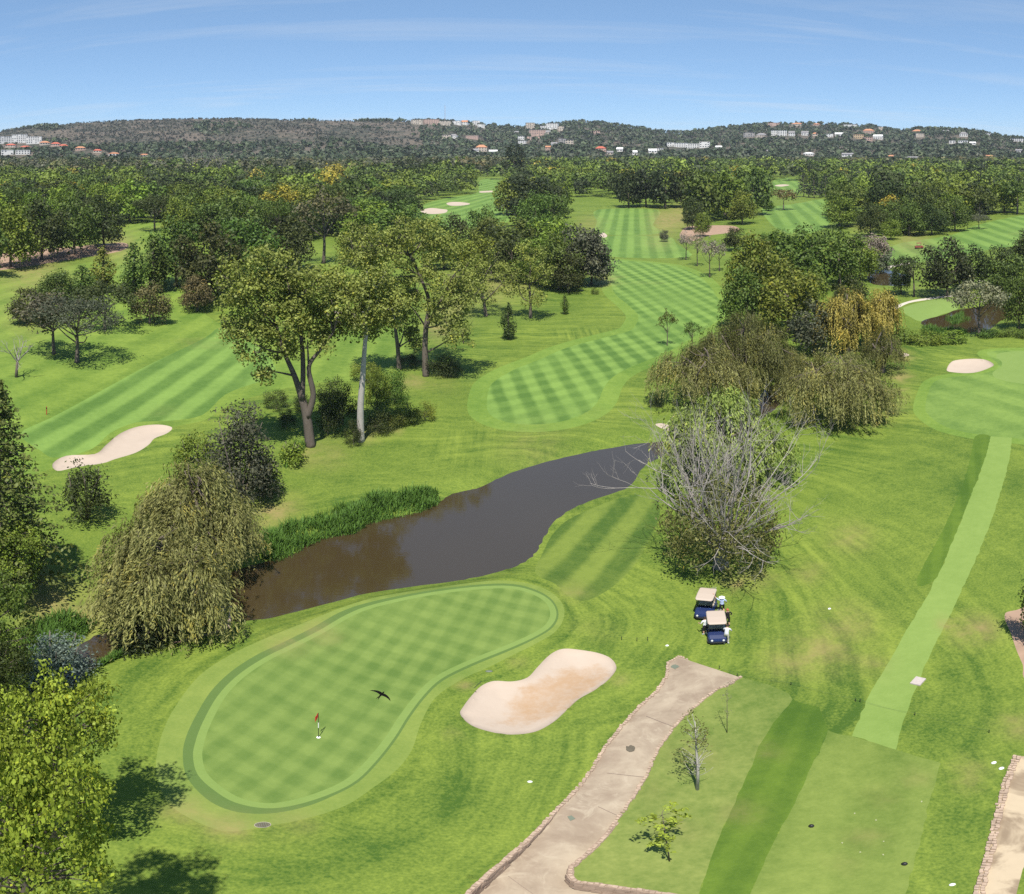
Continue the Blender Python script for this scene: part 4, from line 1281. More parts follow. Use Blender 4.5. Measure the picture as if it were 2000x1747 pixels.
def bushy(seed, H, W, n, leaf, dens, squash=0.8, rr=(0.5, 1.0)):
    r = np.random.default_rng(seed)
    mb = MB(); cen, rad = [], []
    for i in range(5):
        a_ = i * 1.3; limb(mb, (0, 0, -0.2), (math.cos(a_) * W * 0.3, math.sin(a_) * W * 0.3, H * 0.7), 0.13, 0.03, r, 0.06, 5, 5)
    for i in range(n):
        d = unit(1, r)[0]; d[2] = abs(d[2])
        f = r.uniform(0.5, 0.95) * (0.85 + 0.15 * math.sin(3 * math.atan2(d[1], d[0]) + seed))
        cen.append((d[0] * W / 2 * f, d[1] * W / 2 * f, 0.25 * H + d[2] * H * 0.68 * f)); rad.append(r.uniform(*rr))
    for i in range(n // 2):
        a_ = r.uniform(0, 6.28); f = r.uniform(0.5, 0.9)
        cen.append((math.cos(a_) * W / 2 * f, math.sin(a_) * W / 2 * f, H * r.uniform(0.08, 0.35))); rad.append(r.uniform(*rr) * 0.9)
    C, N, T, S = clump_leaves(np.array(cen), np.array(rad), dens, leaf, r, 0.25, squash, 0.3, 0.7)
    k = C[:, 2] > 0.05
    cr = leaf_quads('crown', C[k], N[k], S[k], T[k], r, 0.5); cr.materials.append(LEAF)
    return mb.mesh('trunk', [BARK], True), cr
def bush_px(bx, by, top, wpx, col, label, seed, n=60, leaf=0.24, dens=60, name='shrub', cat='shrub', group=None, rr=(0.5, 1.0)):
    H, W = dims(bx, by, top, wpx)
    return hero(name, bx, by, bushy(seed, H, W, n, leaf, dens, rr=rr), col, label, cat=cat, group=group)
bush_px(115, 1335, 1212, 150, 'blue', 'silvery blue-green bush beside the narrow creek', 71, 70, 0.22, 70)
bush_px(270, 1268, 1205, 95, 'deep', 'small dark spreading bush under the big willow at the creek', 72, 40, 0.22, 70)
bush_px(470, 985, 742, 150, 'dgrey', 'tall dense dark grey-green bush tree by the dry patch', 73, 110, 0.30, 46, 'bush_tree', 'tree', rr=(0.7, 1.3))
bush_px(510, 970, 860, 85, 'deep', 'dark lower bush in front of the tall grey-green one', 74, 50, 0.26, 60)
bush_px(168, 1015, 878, 115, 'dark', 'dark bushy tree between the conifer and the willow, in front of the long bunker', 75, 70, 0.28, 50)
bush_px(385, 905, 835, 100, 'green', 'leafy green shrub beside the end of the long bunker', 76, 45, 0.28, 50)
bush_px(440, 940, 860, 70, 'bright', 'light green shrub at the foot of the tall grey-green bush', 77, 35, 0.28, 50)
bush_px(568, 905, 850, 55, 'bright', 'spiky light green shrub left of the forked poplar trunk', 78, 30, 0.30, 50)
UNDER = [(640,850,760,60,'deep'),(670,830,750,60,'dark'),(650,800,735,60,'dark'),(735,800,715,55,'green'),(770,790,720,60,'mid'),(800,825,790,50,'mid'),(740,845,800,60,'dark'),(690,870,820,40,'dark'),(830,820,785,45,'green'),(770,835,800,50,'mid'),(865,735,690,60,'dark'),(880,735,700,50,'deep'),(800,715,690,50,'dark'),(715,745,705,60,'green'),(540,800,760,50,'dark'),(590,800,770,45,'dark'),(560,835,800,40,'deep')]
for i, (bx, by, tp, wp, co) in enumerate(UNDER):
    tree_px('shrub', bx, by, tp, wp * 1.1, 'shrub', co, 'leafy shrub growing in the bed under the tall poplars', 'shrubs under the poplars', 0, 'shrub')

# ------------------------------------------------------------------ single trees told apart in the photograph
# foot x, foot y, top y, crown width, shape, colour, name, label, group
SINGLE = [
 (150,708,578,185,'dome','dgrey','acacia_tree','grey-brown spreading tree in the left clump, trunk nearest the striped fairway',None),
 (105,692,566,160,'dome','dgrey','acacia_tree','grey spreading tree in the left clump just behind its neighbour',None),
 (205,645,548,140,'dome','dark','broadleaf_tree','dark spreading tree at the back of the left clump',None),
 (60,630,562,95,'round','dark','broadleaf_tree','dark low tree behind the grey clump, away from the fairway',None),
 (110,590,528,95,'round','mid','broadleaf_tree','green bushy tree beyond the grey clump',None),
 (160,575,518,60,'column','mid','cypress_tree','small pointed green tree beside the bushy one beyond the grey clump',None),
 (200,570,483,55,'column','green','cypress_tree','pointed bright green columnar tree on the left lawn',None),
 (262,575,475,60,'column','mid','cypress_tree','upright dense tree with a twin at its side',None),
 (302,570,465,62,'column','mid','cypress_tree','taller upright tree of the twin pair on the left lawn',None),
 (292,632,552,85,'round','russet','broadleaf_tree','small round tree with reddish green leaves and a neat shadow',None),
 (385,608,540,72,'round','russet','broadleaf_tree','low round tree in front of the large dark mass behind the big poplar',None),
 (345,560,430,130,'round','mid','broadleaf_tree','large leafy tree behind the twin upright trees',None),
 (410,590,435,150,'round','dark','broadleaf_tree','huge dark leafy tree behind the forked poplar',None),
 (480,560,425,140,'round','mid','broadleaf_tree','large rounded tree overlapping the huge dark one',None),
 (560,530,420,110,'round','dark','broadleaf_tree','dark round tree close to the lone pine',None),
 (632,515,362,130,'open','gum','pine_tree','lone pine with bare trunk and flat open crown on the lawn edge',None),
 (302,452,378,95,'dome','dark','pine_tree','flat-topped dark tree standing on the small far-left lawn',None),
 (350,470,385,70,'round','green','broadleaf_tree','green tree at the right side of the small far-left lawn',None),
 (20,522,398,115,'round','green','broadleaf_tree','large leafy tree in the shady row at the bare soil strip','shady row at the soil strip'),
 (82,508,388,115,'round','dark','broadleaf_tree','large leafy tree in the shady row at the bare soil strip','shady row at the soil strip'),
 (145,497,385,115,'round','mid','broadleaf_tree','large leafy tree in the shady row at the bare soil strip','shady row at the soil strip'),
 (203,484,380,95,'round','dark','broadleaf_tree','large leafy tree in the shady row at the bare soil strip','shady row at the soil strip'),
 (-50,540,400,130,'round','mid','broadleaf_tree','large leafy tree in the shady row at the bare soil strip','shady row at the soil strip'),
 (710,520,440,100,'round','mid','broadleaf_tree','bushy tree at the back of the broad poplar',None),
 (780,480,395,130,'round','mid','broadleaf_tree','dense round tree beside the white far bunkers',None),
 (720,470,390,120,'round','green','broadleaf_tree','leafy tree in front of the wood near the far bunkers',None),
 (945,490,402,70,'round','mid','broadleaf_tree','round tree standing before the small far fairway',None),
 (1020,530,430,110,'round','mid','broadleaf_tree','large leafy tree at the middle of the clump left of the fairway',None),
 (1085,530,422,110,'round','green','broadleaf_tree','yellowish green tree at the top of the clump left of the fairway',None),
 (1132,558,440,115,'round','dgrey','broadleaf_tree','large grey-green tree bordering the fairway bend',None),
 (1110,572,498,70,'round','dark','broadleaf_tree','dark small tree under the large grey-green one at the fairway bend',None),
 (980,520,440,80,'round','dark','broadleaf_tree','dark tree inside the clump left of the fairway',None),
 (960,512,425,105,'round','mid','broadleaf_tree','leafy tree filling the clump behind the pale poplars by the fairway bend','inner trees of the clump by the bend'),
 (1000,548,452,100,'round','dark','broadleaf_tree','leafy tree filling the clump behind the pale poplars by the fairway bend','inner trees of the clump by the bend'),
 (1055,556,458,105,'round','green','broadleaf_tree','leafy tree filling the clump behind the pale poplars by the fairway bend','inner trees of the clump by the bend'),
 (1092,566,455,95,'round','mid','broadleaf_tree','leafy tree filling the clump behind the pale poplars by the fairway bend','inner trees of the clump by the bend'),
 (1155,556,452,90,'round','dgrey','broadleaf_tree','leafy tree filling the clump behind the pale poplars by the fairway bend','inner trees of the clump by the bend'),
 (895,505,418,90,'round','dark','broadleaf_tree','leafy tree filling the clump behind the pale poplars by the fairway bend','inner trees of the clump by the bend'),
 (868,525,432,95,'round','mid','broadleaf_tree','leafy tree filling the clump behind the pale poplars by the fairway bend','inner trees of the clump by the bend'),
 (930,535,455,90,'round','green','broadleaf_tree','leafy tree filling the clump behind the pale poplars by the fairway bend','inner trees of the clump by the bend'),
 (1045,445,343,125,'round','deep','oak_tree','massive near-black oak between the two fairways',None),
 (990,420,352,60,'round','green','broadleaf_tree','lighter green tree leaning on the massive black oak',None),
 (1090,415,345,60,'round','green','broadleaf_tree','yellow-green tree on the far side of the massive black oak',None),
 (1003,352,280,46,'tall','deep','gum_tree','very tall dark tree rising above the woods before the ridge',None),
 (1228,405,332,62,'round','deep','oak_tree','dark oak in the row at the top of the fairway','dark oaks at the top of the fairway'),
 (1262,404,326,66,'round','deep','oak_tree','dark oak in the row at the top of the fairway','dark oaks at the top of the fairway'),
 (1300,406,328,70,'round','deep','oak_tree','dark oak in the row at the top of the fairway','dark oaks at the top of the fairway'),
 (1335,405,332,60,'round','dark','oak_tree','dark oak in the row at the top of the fairway','dark oaks at the top of the fairway'),
 (1372,432,330,84,'round','mid','broadleaf_tree','tall green tree behind the bare soil patch',None),
 (1420,428,330,84,'round','green','broadleaf_tree','tall bright tree in the middle of the wood behind the soil patch',None),
 (1470,420,325,80,'round','mid','broadleaf_tree','tall tree at the right end of the wood behind the soil patch',None),
 (1352,448,384,44,'round','dark','broadleaf_tree','dark upright tree shading the bare soil patch',None),
 (1373,462,415,36,'round','green','broadleaf_tree','small round bright green tree in front of the soil patch',None),
 (1450,438,372,64,'round','green','broadleaf_tree','round green tree with pale top near the soil patch',None),
 (1297,472,449,20,'round','grey','young_tree','tiny lone tree on the fairway edge',None),
 (1340,508,452,42,'open','mauve','bare_tree','sparse pinkish grey tree in the row beside the fairway','sparse grey trees beside the fairway'),
 (1362,520,456,40,'open','mauve','bare_tree','sparse pinkish grey tree in the row beside the fairway','sparse grey trees beside the fairway'),
 (1386,542,462,48,'open','mauve','bare_tree','sparse pinkish grey tree in the row beside the fairway','sparse grey trees beside the fairway'),
 (1405,530,470,40,'open','mauve','bare_tree','sparse pinkish grey tree in the row beside the fairway','sparse grey trees beside the fairway'),
 (1435,490,445,52,'round','dark','broadleaf_tree','dark bushy tree between the sparse grey trees and the big green group',None),
 (1480,600,455,130,'round','green','broadleaf_tree','large bright leafy tree at the fairway side of the big green group',None),
 (1560,570,440,140,'round','mid','broadleaf_tree','large leafy tree at the back of the big green group',None),
 (1640,560,445,120,'round','mid','broadleaf_tree','leafy tree on the lake side of the big green group',None),
 (1540,650,520,150,'round','green','broadleaf_tree','brightest leafy tree at the front of the big green group',None),
 (1460,640,520,110,'round','mid','broadleaf_tree','dense tree at the front of the big green group beside the fairway',None),
 (1590,690,590,110,'round','dgrey','broadleaf_tree','dark greyish tree between the green group and the yellow willow',None),
 (1660,640,540,90,'round','dark','broadleaf_tree','dark tree behind the yellow willow',None),
 (1697,532,455,88,'dome','mauve','bare_tree','wide pinkish grey bush-like tree beside the far fairway',None),
 (1720,530,470,60,'round','grey','broadleaf_tree','grey-green tree touching the pinkish one',None),
 (1530,410,368,52,'dome','russet','broadleaf_tree','dark reddish tree on the near side of the cedars',None),
 (1502,412,392,24,'round','mid','broadleaf_tree','small green tree next to the dark reddish one',None),
 (1570,385,338,34,'cedar','conif','cedar_tree','dark blue-green cedar in the group before the far clearing','cedars before the far clearing'),
 (1590,387,336,36,'cedar','conif','cedar_tree','dark blue-green cedar in the group before the far clearing','cedars before the far clearing'),
 (1612,386,340,34,'cedar','conif','cedar_tree','dark blue-green cedar in the group before the far clearing','cedars before the far clearing'),
 (1640,445,383,70,'round','green','broadleaf_tree','leafy tree with yellow-green crown beside the diagonal mown fairway',None),
 (1655,440,390,56,'round','mid','broadleaf_tree','green tree half behind the yellow-green crown',None),
 (1912,447,416,42,'dome','grey','broadleaf_tree','grey-green umbrella tree standing alone on the pale fairway',None),
 (1740,468,428,42,'round','green','broadleaf_tree','small round tree at the near edge of the far wood',None),
 (1700,462,395,60,'round','dark','broadleaf_tree','dark tree at the left end of the far wood',None),
 (1775,460,395,70,'round','mid','broadleaf_tree','leafy tree in the far wood behind the dry mound',None),
 (1820,458,398,66,'round','dark','broadleaf_tree','dark leafy tree in the far wood behind the dry mound',None),
 (1865,452,385,66,'round','mid','broadleaf_tree','leafy tree at the fairway end of the far wood',None),
 (1785,580,500,76,'open','dark','gum_tree','tree with pale slanting stems by the white path',None),
 (1850,578,465,110,'round','deep','broadleaf_tree','large near-black tree mass by the white path',None),
 (1900,565,480,80,'round','dark','broadleaf_tree','dark tree to the lake side of the near-black mass',None),
 (1760,575,500,50,'round','dark','broadleaf_tree','dark round tree left of the slanting stems',None),
 (1955,555,480,80,'round','dark','broadleaf_tree','dark tree beyond the brown lake',None),
 (2010,520,450,80,'round','dark','broadleaf_tree','dark tree at the far right of the pale fairway',None),
 (1912,656,548,125,'dome','silver','broadleaf_tree','silver-green leaning tree on the lake shore',None),
 (1990,642,540,70,'round','mid','broadleaf_tree','dense dark tree on the lake shore right of the silver-green one',None),
 (2050,640,530,80,'round','dark','broadleaf_tree','dark tree at the lake shore edge',None),
 (1303,675,602,40,'open','mid','young_tree','slim young tree beside the striped fairway and the willows',None),
 (1352,690,628,46,'open','mid','young_tree','small young tree next to the slim one by the willows',None),
 (993,663,592,34,'column','dark','young_tree','slim dark young tree on the lawn left of the fairway',None),
 (1103,614,576,18,'column','mid','young_tree','very small upright tree on the lawn near the fairway bend',None),
 (1162,575,560,17,'shrub','mid','shrub','tiny round shrub on the dry grass at the fairway bend',None),
 (905,670,625,44,'open','poplar','young_tree','small staked yellowish tree beneath the broad poplar',None),
 (2070,1255,1080,150,'round','dark','broadleaf_tree','tree shading the bare soil at the right edge',None),
 (1283,795,772,34,'shrub','deep','shrub','dark little shrub at the willow edge by the fairway',None),
 (1765,668,640,60,'shrub','green','shrub','low green shrub on the lake bank below the far lawn','lake bank shrubs'),
 (1810,672,645,70,'shrub','green','shrub','low green shrub on the lake bank below the far lawn','lake bank shrubs'),
 (1860,668,645,70,'shrub','green','shrub','low green shrub on the lake bank below the far lawn','lake bank shrubs'),
 (1970,655,640,60,'shrub','mid','shrub','low green shrub on the lake bank below the far lawn','lake bank shrubs'),
 (1930,658,642,50,'shrub','mid','shrub','low green shrub on the lake bank below the far lawn','lake bank shrubs'),
 (2010,658,642,60,'shrub','mid','shrub','low green shrub on the lake bank below the far lawn','lake bank shrubs'),
]
for bx, by, tp, wp, sh, co, nm, lb, gr in SINGLE:
    o = tree_px(nm, bx, by, tp, wp, sh, co, lb, gr, cat='shrub' if nm == 'shrub' else 'tree')
    WOODS.append((o.location.x, o.location.y, wp / K * math.hypot(o.location.x, o.location.y) / 2))

# bare tree at the left edge
def bare_tree(seed, H, rad=0.22, lean=0.8):
    r = np.random.default_rng(seed); mb = MB(); br = MB(); tips = []
    mb.tube([(0, 0, -0.3), (0.05, 0, H * 0.15), (0.1, 0.1, H * 0.38)], [rad * 1.3, rad, rad * 0.75], 7)
    for k in range(5):
        a_ = k * 1.3 + r.uniform(-.3, .3)
        d = np.array([math.cos(a_) * lean, math.sin(a_) * lean, 0.8]); d /= np.linalg.norm(d)
        grow(br, (0.1, 0.1, H * 0.36), d, H * 0.32, rad * 0.55, 3, r, tips, 0.5, 0.05, 5, (2, 3), 0.68)
    return mb.mesh('trunk', [BARK], True), br.mesh('bare_branches', [BARKG])
H_, W_ = dims(32, 737, 650, 90)
hero('bare_tree', 32, 737, bare_tree(81, H_), 'grey', 'leafless dark-trunked tree left of the grey clump', parts=('trunk', 'bare_branches'))
H_, W_ = dims(400, 352, 292, 70)
for k, px in enumerate((372, 402, 428)):
    x_, y_ = flat(px, 352)
    hero('bare_tree', 0, 0, bare_tree(82 + k, H_ * 1.05, 0.35, 0.5), 'grey', 'pale leafless tree sticking out of the far left wood', parts=('trunk', 'bare_branches'), group='pale bare trees in the far wood', xyz=(x_, y_, 0))

# young staked trees on the grass plot
def birch(seed, H):
    r = np.random.default_rng(seed); mb = MB()
    mb.tube([(0, 0, -0.2), (0.03, 0, H * 0.3), (-0.05, 0.02, H * 0.65), (-0.1, 0, H * 0.97)], [0.085, 0.065, 0.04, 0.012], 7)
    cen = []
    for i in range(46):
        t = r.uniform(0.2, 1.0); a_ = i * 2.4
        e = np.array([math.cos(a_), math.sin(a_), 0]) * (0.45 + 0.5 * (1 - t)) * r.uniform(0.5, 1) * H * 0.16
        p0 = np.array([-0.1 * t, 0, H * t * 0.9]); p1 = p0 + e + np.array([0, 0, H * 0.13])
        limb(mb, p0, p1, 0.018, 0.006, r, 0.08, 4, 3)
        if t > 0.62: cen.append(p1)
        elif r.random() < 0.35: cen.append(p1)
    cen = np.array(cen)
    C, N, T, S = clump_leaves(cen, np.full(len(cen), 0.25), 260, 0.10, r, 0.2, 1.2, 0.5, 0.9)
    cr = leaf_quads('crown', C, N, S, T, r, 0.7); cr.materials.append(LEAF)
    return mb.mesh('trunk', [BARKP], True), cr
H_, _ = dims(1362, 1543, 1403, 60)
hero('birch_tree', 1362, 1543, birch(91, H_), 'olive', 'thin white-barked birch with sparse leaves on the grass plot')
def sapling(seed, H, spread, n, leaf, dens, thick=0.03, lean=(0, 0)):
    r = np.random.default_rng(seed); mb = MB(); cen = []
    mb.tube([(0, 0, -0.15), (lean[0] * 0.3, lean[1] * 0.3, H * 0.35), (lean[0], lean[1], H)], [thick, thick * 0.8, thick * 0.3], 6)
    for i in range(n):
        t = r.uniform(0.35, 1); a_ = i * 2.4
        p0 = np.array([lean[0] * t, lean[1] * t, H * t]); p1 = p0 + np.array([math.cos(a_) * spread * r.uniform(.3, 1), math.sin(a_) * spread * r.uniform(.3, 1), H * r.uniform(-0.02, 0.12)])
        limb(mb, p0, p1, thick * 0.4, 0.005, r, 0.1, 4, 3); cen.append(p1); cen.append((p0 + p1) / 2)
    cen = np.array(cen)
    C, N, T, S = clump_leaves(cen, np.full(len(cen), 0.2), dens, leaf, r, 0.3, 0.8, 0.5, 0.6)
    cr = leaf_quads('crown', C, N, S, T, r, 0.7); cr.materials.append(LEAF)
    return mb.mesh('trunk', [BARK], True), cr
H_, _ = dims(1308, 1683, 1580, 70)
hero('young_tree', 1308, 1683, sapling(92, H_ * 0.92, 1.0, 16, 0.16, 330, 0.035, (-0.25, 0.1)), 'maple', 'small yellow-leaved sapling at the foot of the grass plot')
H_, _ = dims(1420, 1432, 1338, 20)
hero('young_tree', 1420, 1432, sapling(93, H_, 0.25, 9, 0.06, 120, 0.022), 'grey', 'bare whip-thin sapling at the top of the grass plot')

# ------------------------------------------------------------------ woods
LOOK = dict(deep='near-black green', dark='dark green', mid='mid green', green='fresh green', bright='bright yellowish green', yellow='golden yellow', gum='dull olive', olive='olive green', grey='pale grey-green', dgrey='dark grey-green', russet='rusty brown-green')
def namer(where, short):
    def f(s, c):
        kind = {'cone': ('conifer_tree', 'pointed conifer'), 'dome': ('umbrella_tree', 'spreading tree'), 'tall': ('tall_tree', 'tall narrow tree'), 'open': ('gum_tree', 'open-crowned tree')}.get(s, ('broadleaf_tree', 'round-crowned tree'))
        return kind[0], f'{LOOK[c]} {kind[1]} {where}', f'{LOOK[c]} {kind[1]}s, {short}'
    return f
nm_left = namer('in the great wood left of the fairways', 'great left wood')
nm_right = namer('in the woods behind the far right fairways', 'right woods')
nm_top = namer('in the wood behind the top of the striped fairway', 'top wood')
nm_oak = namer('in the wood around the massive black oak', 'oak wood')
nm_lake = namer('in the grove behind the brown lake', 'lake grove')
rw = np.random.default_rng(303)
FAR = []
MIXL = [('round', 'mid'), ('round', 'dark'), ('round', 'green'), ('round', 'mid'), ('round', 'deep'), ('round', 'bright'), ('dome', 'dark'), ('dome', 'mid'), ('round', 'green'), ('round', 'yellow')]
MIXL = MIXL[:9] * 4 + [('round', 'yellow')]
MIXG = [('round', 'gum'), ('round', 'olive'), ('round', 'dark'), ('dome', 'grey'), ('round', 'mid'), ('round', 'dgrey'), ('open', 'gum'), ('round', 'dark'), ('tall', 'dark'), ('round', 'russet')]
FAR += wood([(-420,470),(0,462),(232,442),(330,430),(345,462),(480,480),(600,470),(700,455),(820,440),(845,400),(930,378),(930,345),(-420,348)], 9.5, MIXL, (11, 17), rw, 0, nm_left)
FAR += wood([(-420,352),(930,352),(990,345),(990,322),(-420,318)], 12, MIXG, (12, 18), rw, 0, nm_left)
FAR += wood([(975,450),(985,400),(975,350),(980,325),(1200,325),(1240,395),(1210,392),(1120,388),(1110,440),(1060,470)], 9.5, MIXL, (11, 17), rw, 0, nm_oak)
FAR += wood([(1200,392),(1345,400),(1480,440),(1500,402),(1510,345),(1505,325),(1190,325)], 9.5, MIXL, (11, 17), rw, 0, nm_top)
FAR += wood([(1560,378),(1610,385),(1630,470),(1740,475),(1850,462),(1900,445),(2300,400),(2300,330),(1500,330),(1500,350)], 9.5, MIXL, (11, 17), rw, 0, nm_right)
FAR += wood([(1900,600),(1960,580),(2300,570),(2300,500),(2000,505),(1920,520)], 9.5, MIXL, (9, 14), rw, 0, nm_lake)
FAR += wood([(900,330),(2300,330),(2300,318),(900,318)], 12, MIXG, (12, 17), rw, 0, nm_right)
FAR += wood([(1480,640),(1600,600),(1680,560),(1690,530),(1640,500),(1500,510),(1440,560)], 8.5, [('round', 'mid'), ('round', 'green')], (8, 12), rw, 0, lambda s, c: ('broadleaf_tree', 'leafy tree filling the inside of the big green group', 'inner trees of the big green group'))

# far woodland and hillside scrub: nobody could count it
def scrub_mesh(name, items, nleaf, leafk, rnd, lobes=1):
    """items: x, y, z, H, W, colour; lobes: how many rounded masses build one crown"""
    it = np.array([q[:5] for q in items], float); col = np.array([q[5] for q in items], float)
    n = len(it)
    tree_i = np.repeat(np.arange(n), lobes); m = n * lobes
    H, W = it[tree_i, 3], it[tree_i, 4]
    lo = unit(m, rnd); lo[:, 2] = lo[:, 2] * 0.75
    off = lo * rnd.uniform(0.30, 0.62, (m, 1)) if lobes > 1 else np.zeros((m, 3))
    R = rnd.uniform(0.42, 0.66, m) if lobes > 1 else np.ones(m)
    k = max(4, nleaf // lobes)
    d = unit(m * k, rnd).reshape(m, k, 3); d[:, :, 2] = np.abs(d[:, :, 2]) * 1.2 - 0.3
    ph = rnd.uniform(0, 6.28, (m, 1))
    lob = R[:, None] * (0.86 + 0.2 * np.sin(3 * np.arctan2(d[:, :, 1], d[:, :, 0]) + ph) * np.cos(4 * d[:, :, 2] + ph) + rnd.normal(size=(m, k)) * 0.07)
    P = np.stack([it[tree_i, 0][:, None] + (off[:, 0:1] + d[:, :, 0] * lob) * (W / 2)[:, None], it[tree_i, 1][:, None] + (off[:, 1:2] + d[:, :, 1] * lob) * (W / 2)[:, None], it[tree_i, 2][:, None] + (0.46 + 0.5 * (off[:, 2:3] + d[:, :, 2] * lob)) * H[:, None]], -1)
    N = d + np.array([0, 0, 0.3]) + rnd.normal(size=d.shape) * 0.45
    S = W[:, None] * leafk * rnd.uniform(0.7, 1.3, (m, k))
    lt = rnd.normal(size=(m, 1)) * 0.12 if lobes > 1 else np.zeros((m, 1))
    T = np.clip(0.5 + lt + rnd.normal(size=(m, k)) * 0.17, 0, 0.85)
    lc = np.repeat(col[tree_i][:, None, :], k, 1)
    Pz = P.reshape(-1, 3); keep = Pz[:, 2] > np.repeat(it[tree_i, 2], k) - 0.5
    me = leaf_quads(name, Pz[keep], N.reshape(-1, 3)[keep], S.ravel()[keep], T.ravel()[keep], rnd, 0.85, None, lc.reshape(-1, 3)[keep])
    me.materials.append(LEAFA)
    return me
near_, far_ = [], []
for x, y, H, W, s, c in FAR:
    k = rw.uniform(0.8, 1.2)
    (near_ if math.hypot(x, y) < 640 else far_).append((x, y, 0.0, H, W, tuple(q * k for q in COLR[c])))
tag(link('far_woodland', scrub_mesh('far_woodland', near_, 432, 0.072, rw, 9)), 'mixed tree canopy behind the front rows of the woods', 'woodland', kind='stuff')
tag(link('far_woodland', scrub_mesh('far_woodland', far_, 100, 0.13, rw, 5)), 'far-off canopy of mixed trees at the foot of the ridge', 'woodland', kind='stuff')
HOUSES = [(12,281,36,14,'flat','white','white'),(38,280,30,17,'flat','white','white'),(66,281,30,14,'flat','white','white'),(14,303,24,9,'flat','white','white'),(44,302,28,8,'flat','white','white'),
 (20,288,20,7,'hip','cream','red'),(50,292,22,7,'hip','cream','red'),(88,284,20,8,'hip','cream','orange'),(108,286,18,8,'hip','pink','red'),(124,290,18,8,'hip','cream','red'),(157,294,20,8,'hip','pink','orange'),(190,299,16,7,'hip','cream','red'),(222,304,20,6,'hip','white','orange'),(282,306,16,5,'hip','cream','orange'),
 (815,243,22,9,'flat','cream','grey'),(842,243,30,10,'flat','pink','grey'),(868,245,26,8,'flat','cream','cream'),(892,244,16,8,'flat','white','grey'),(907,244,12,9,'gable','white','orange'),(930,245,14,9,'flat','white','white'),(940,250,14,7,'flat','white','white'),
 (872,272,18,8,'flat','cream','grey'),(885,271,16,9,'hip','white','grey'),(922,272,24,7,'flat','pink','cream'),(940,296,22,13,'hip','cream','orange'),(963,301,16,8,'gable','white','white'),(930,299,10,8,'gable','white','grey'),
 (1036,254,17,14,'flat','cream','cream'),(1062,254,14,8,'flat','white','grey'),(1078,253,24,12,'flat','white','grey'),(1095,256,12,9,'flat','cream','cream'),(1050,266,32,12,'flat','pink','grey'),(1042,273,26,6,'flat','pink','cream'),(1068,264,14,9,'gable','cream','grey'),(1018,276,12,10,'flat','white','grey'),(1020,284,16,9,'flat','white','grey'),(1010,262,12,6,'hip','cream','grey'),
 (1082,287,12,9,'gable','white','grey'),(1098,283,14,12,'flat','grey','grey'),(1112,284,16,10,'flat','cream','grey'),(1070,292,10,7,'gable','pink','orange'),(1174,297,20,11,'hip','pink','red'),(1210,297,12,9,'gable','white','white'),(1163,262,18,6,'flat','pink','orange'),
 (1240,303,10,9,'gable','white','white'),(1192,303,12,8,'gable','cream','grey'),(1275,300,16,9,'gable','white','white'),(1288,298,14,8,'flat','white','grey'),(1310,286,14,7,'flat','white','white'),(1328,288,24,8,'flat','white','white'),(1352,290,26,9,'flat','white','white'),(1376,289,20,12,'flat','white','cream'),(1404,292,12,7,'gable','white','white'),
 (1463,268,22,9,'flat','grey','dark'),(1486,269,20,9,'hip','cream','grey'),(1512,265,12,10,'flat','white','grey'),(1528,266,18,11,'flat','white','grey'),(1546,266,12,10,'gable','white','grey'),(1572,265,14,9,'gable','white','grey'),(1592,266,10,7,'hip','cream','orange'),(1620,268,14,6,'flat','white','white'),(1640,267,18,8,'gable','white','white'),
 (1677,271,20,8,'flat','tan','orange'),(1697,261,22,9,'hip','pink','orange'),(1694,275,18,7,'flat','pink','orange'),(1714,272,18,9,'gable','white','white'),(1790,262,18,9,'hip','cream','orange'),(1797,268,16,7,'flat','cream','cream'),(1848,262,14,8,'gable','cream','grey'),(1882,267,16,9,'hip','white','grey'),(1860,281,12,6,'flat','white','white'),(1880,283,18,8,'flat','white','white'),(1900,283,12,6,'gable','white','white'),
 (1510,246,24,6,'flat','pink','orange'),(1556,246,22,6,'hip','cream','orange'),(1595,246,14,5,'hip','pink','orange'),(1660,249,26,6,'flat','white','grey'),(1720,254,10,6,'flat','cream','grey'),(1930,266,10,6,'flat','white','grey'),(1985,277,24,6,'flat','white','grey'),
 (1578,304,20,6,'hip','white','white'),(1655,306,22,7,'gable','white','grey'),(1745,309,24,6,'hip','tan','orange'),(1782,311,20,5,'gable','white','grey'),(1503,300,10,7,'gable','cream','grey'),(1930,308,16,5,'gable','cream','orange'),(1990,298,14,6,'gable','white','grey'),(1895,296,12,5,'gable','cream','grey'),(1770,300,10,5,'gable','white','white'),(1825,315,24,5,'gable','pink','grey'),(1960,320,18,5,'gable','white','grey')]
HPOS = np.array([(*hill_at(q[0], q[1])[:2], q[2] / K * 1700) for q in HOUSES])
def hides_house(x, y):
    """true where a bush would grow through a house or stand right before its front"""
    r = math.hypot(x, y); u = np.array([x / r, y / r])
    hr = np.hypot(HPOS[:, 0], HPOS[:, 1]); along = hr - r
    lat = np.abs(HPOS[:, 0] * u[1] - HPOS[:, 1] * u[0])
    return bool(((along > -18) & (along < 60) & (lat < HPOS[:, 2] * 0.55 + 2)).any())
items = []
rh = np.random.default_rng(404)
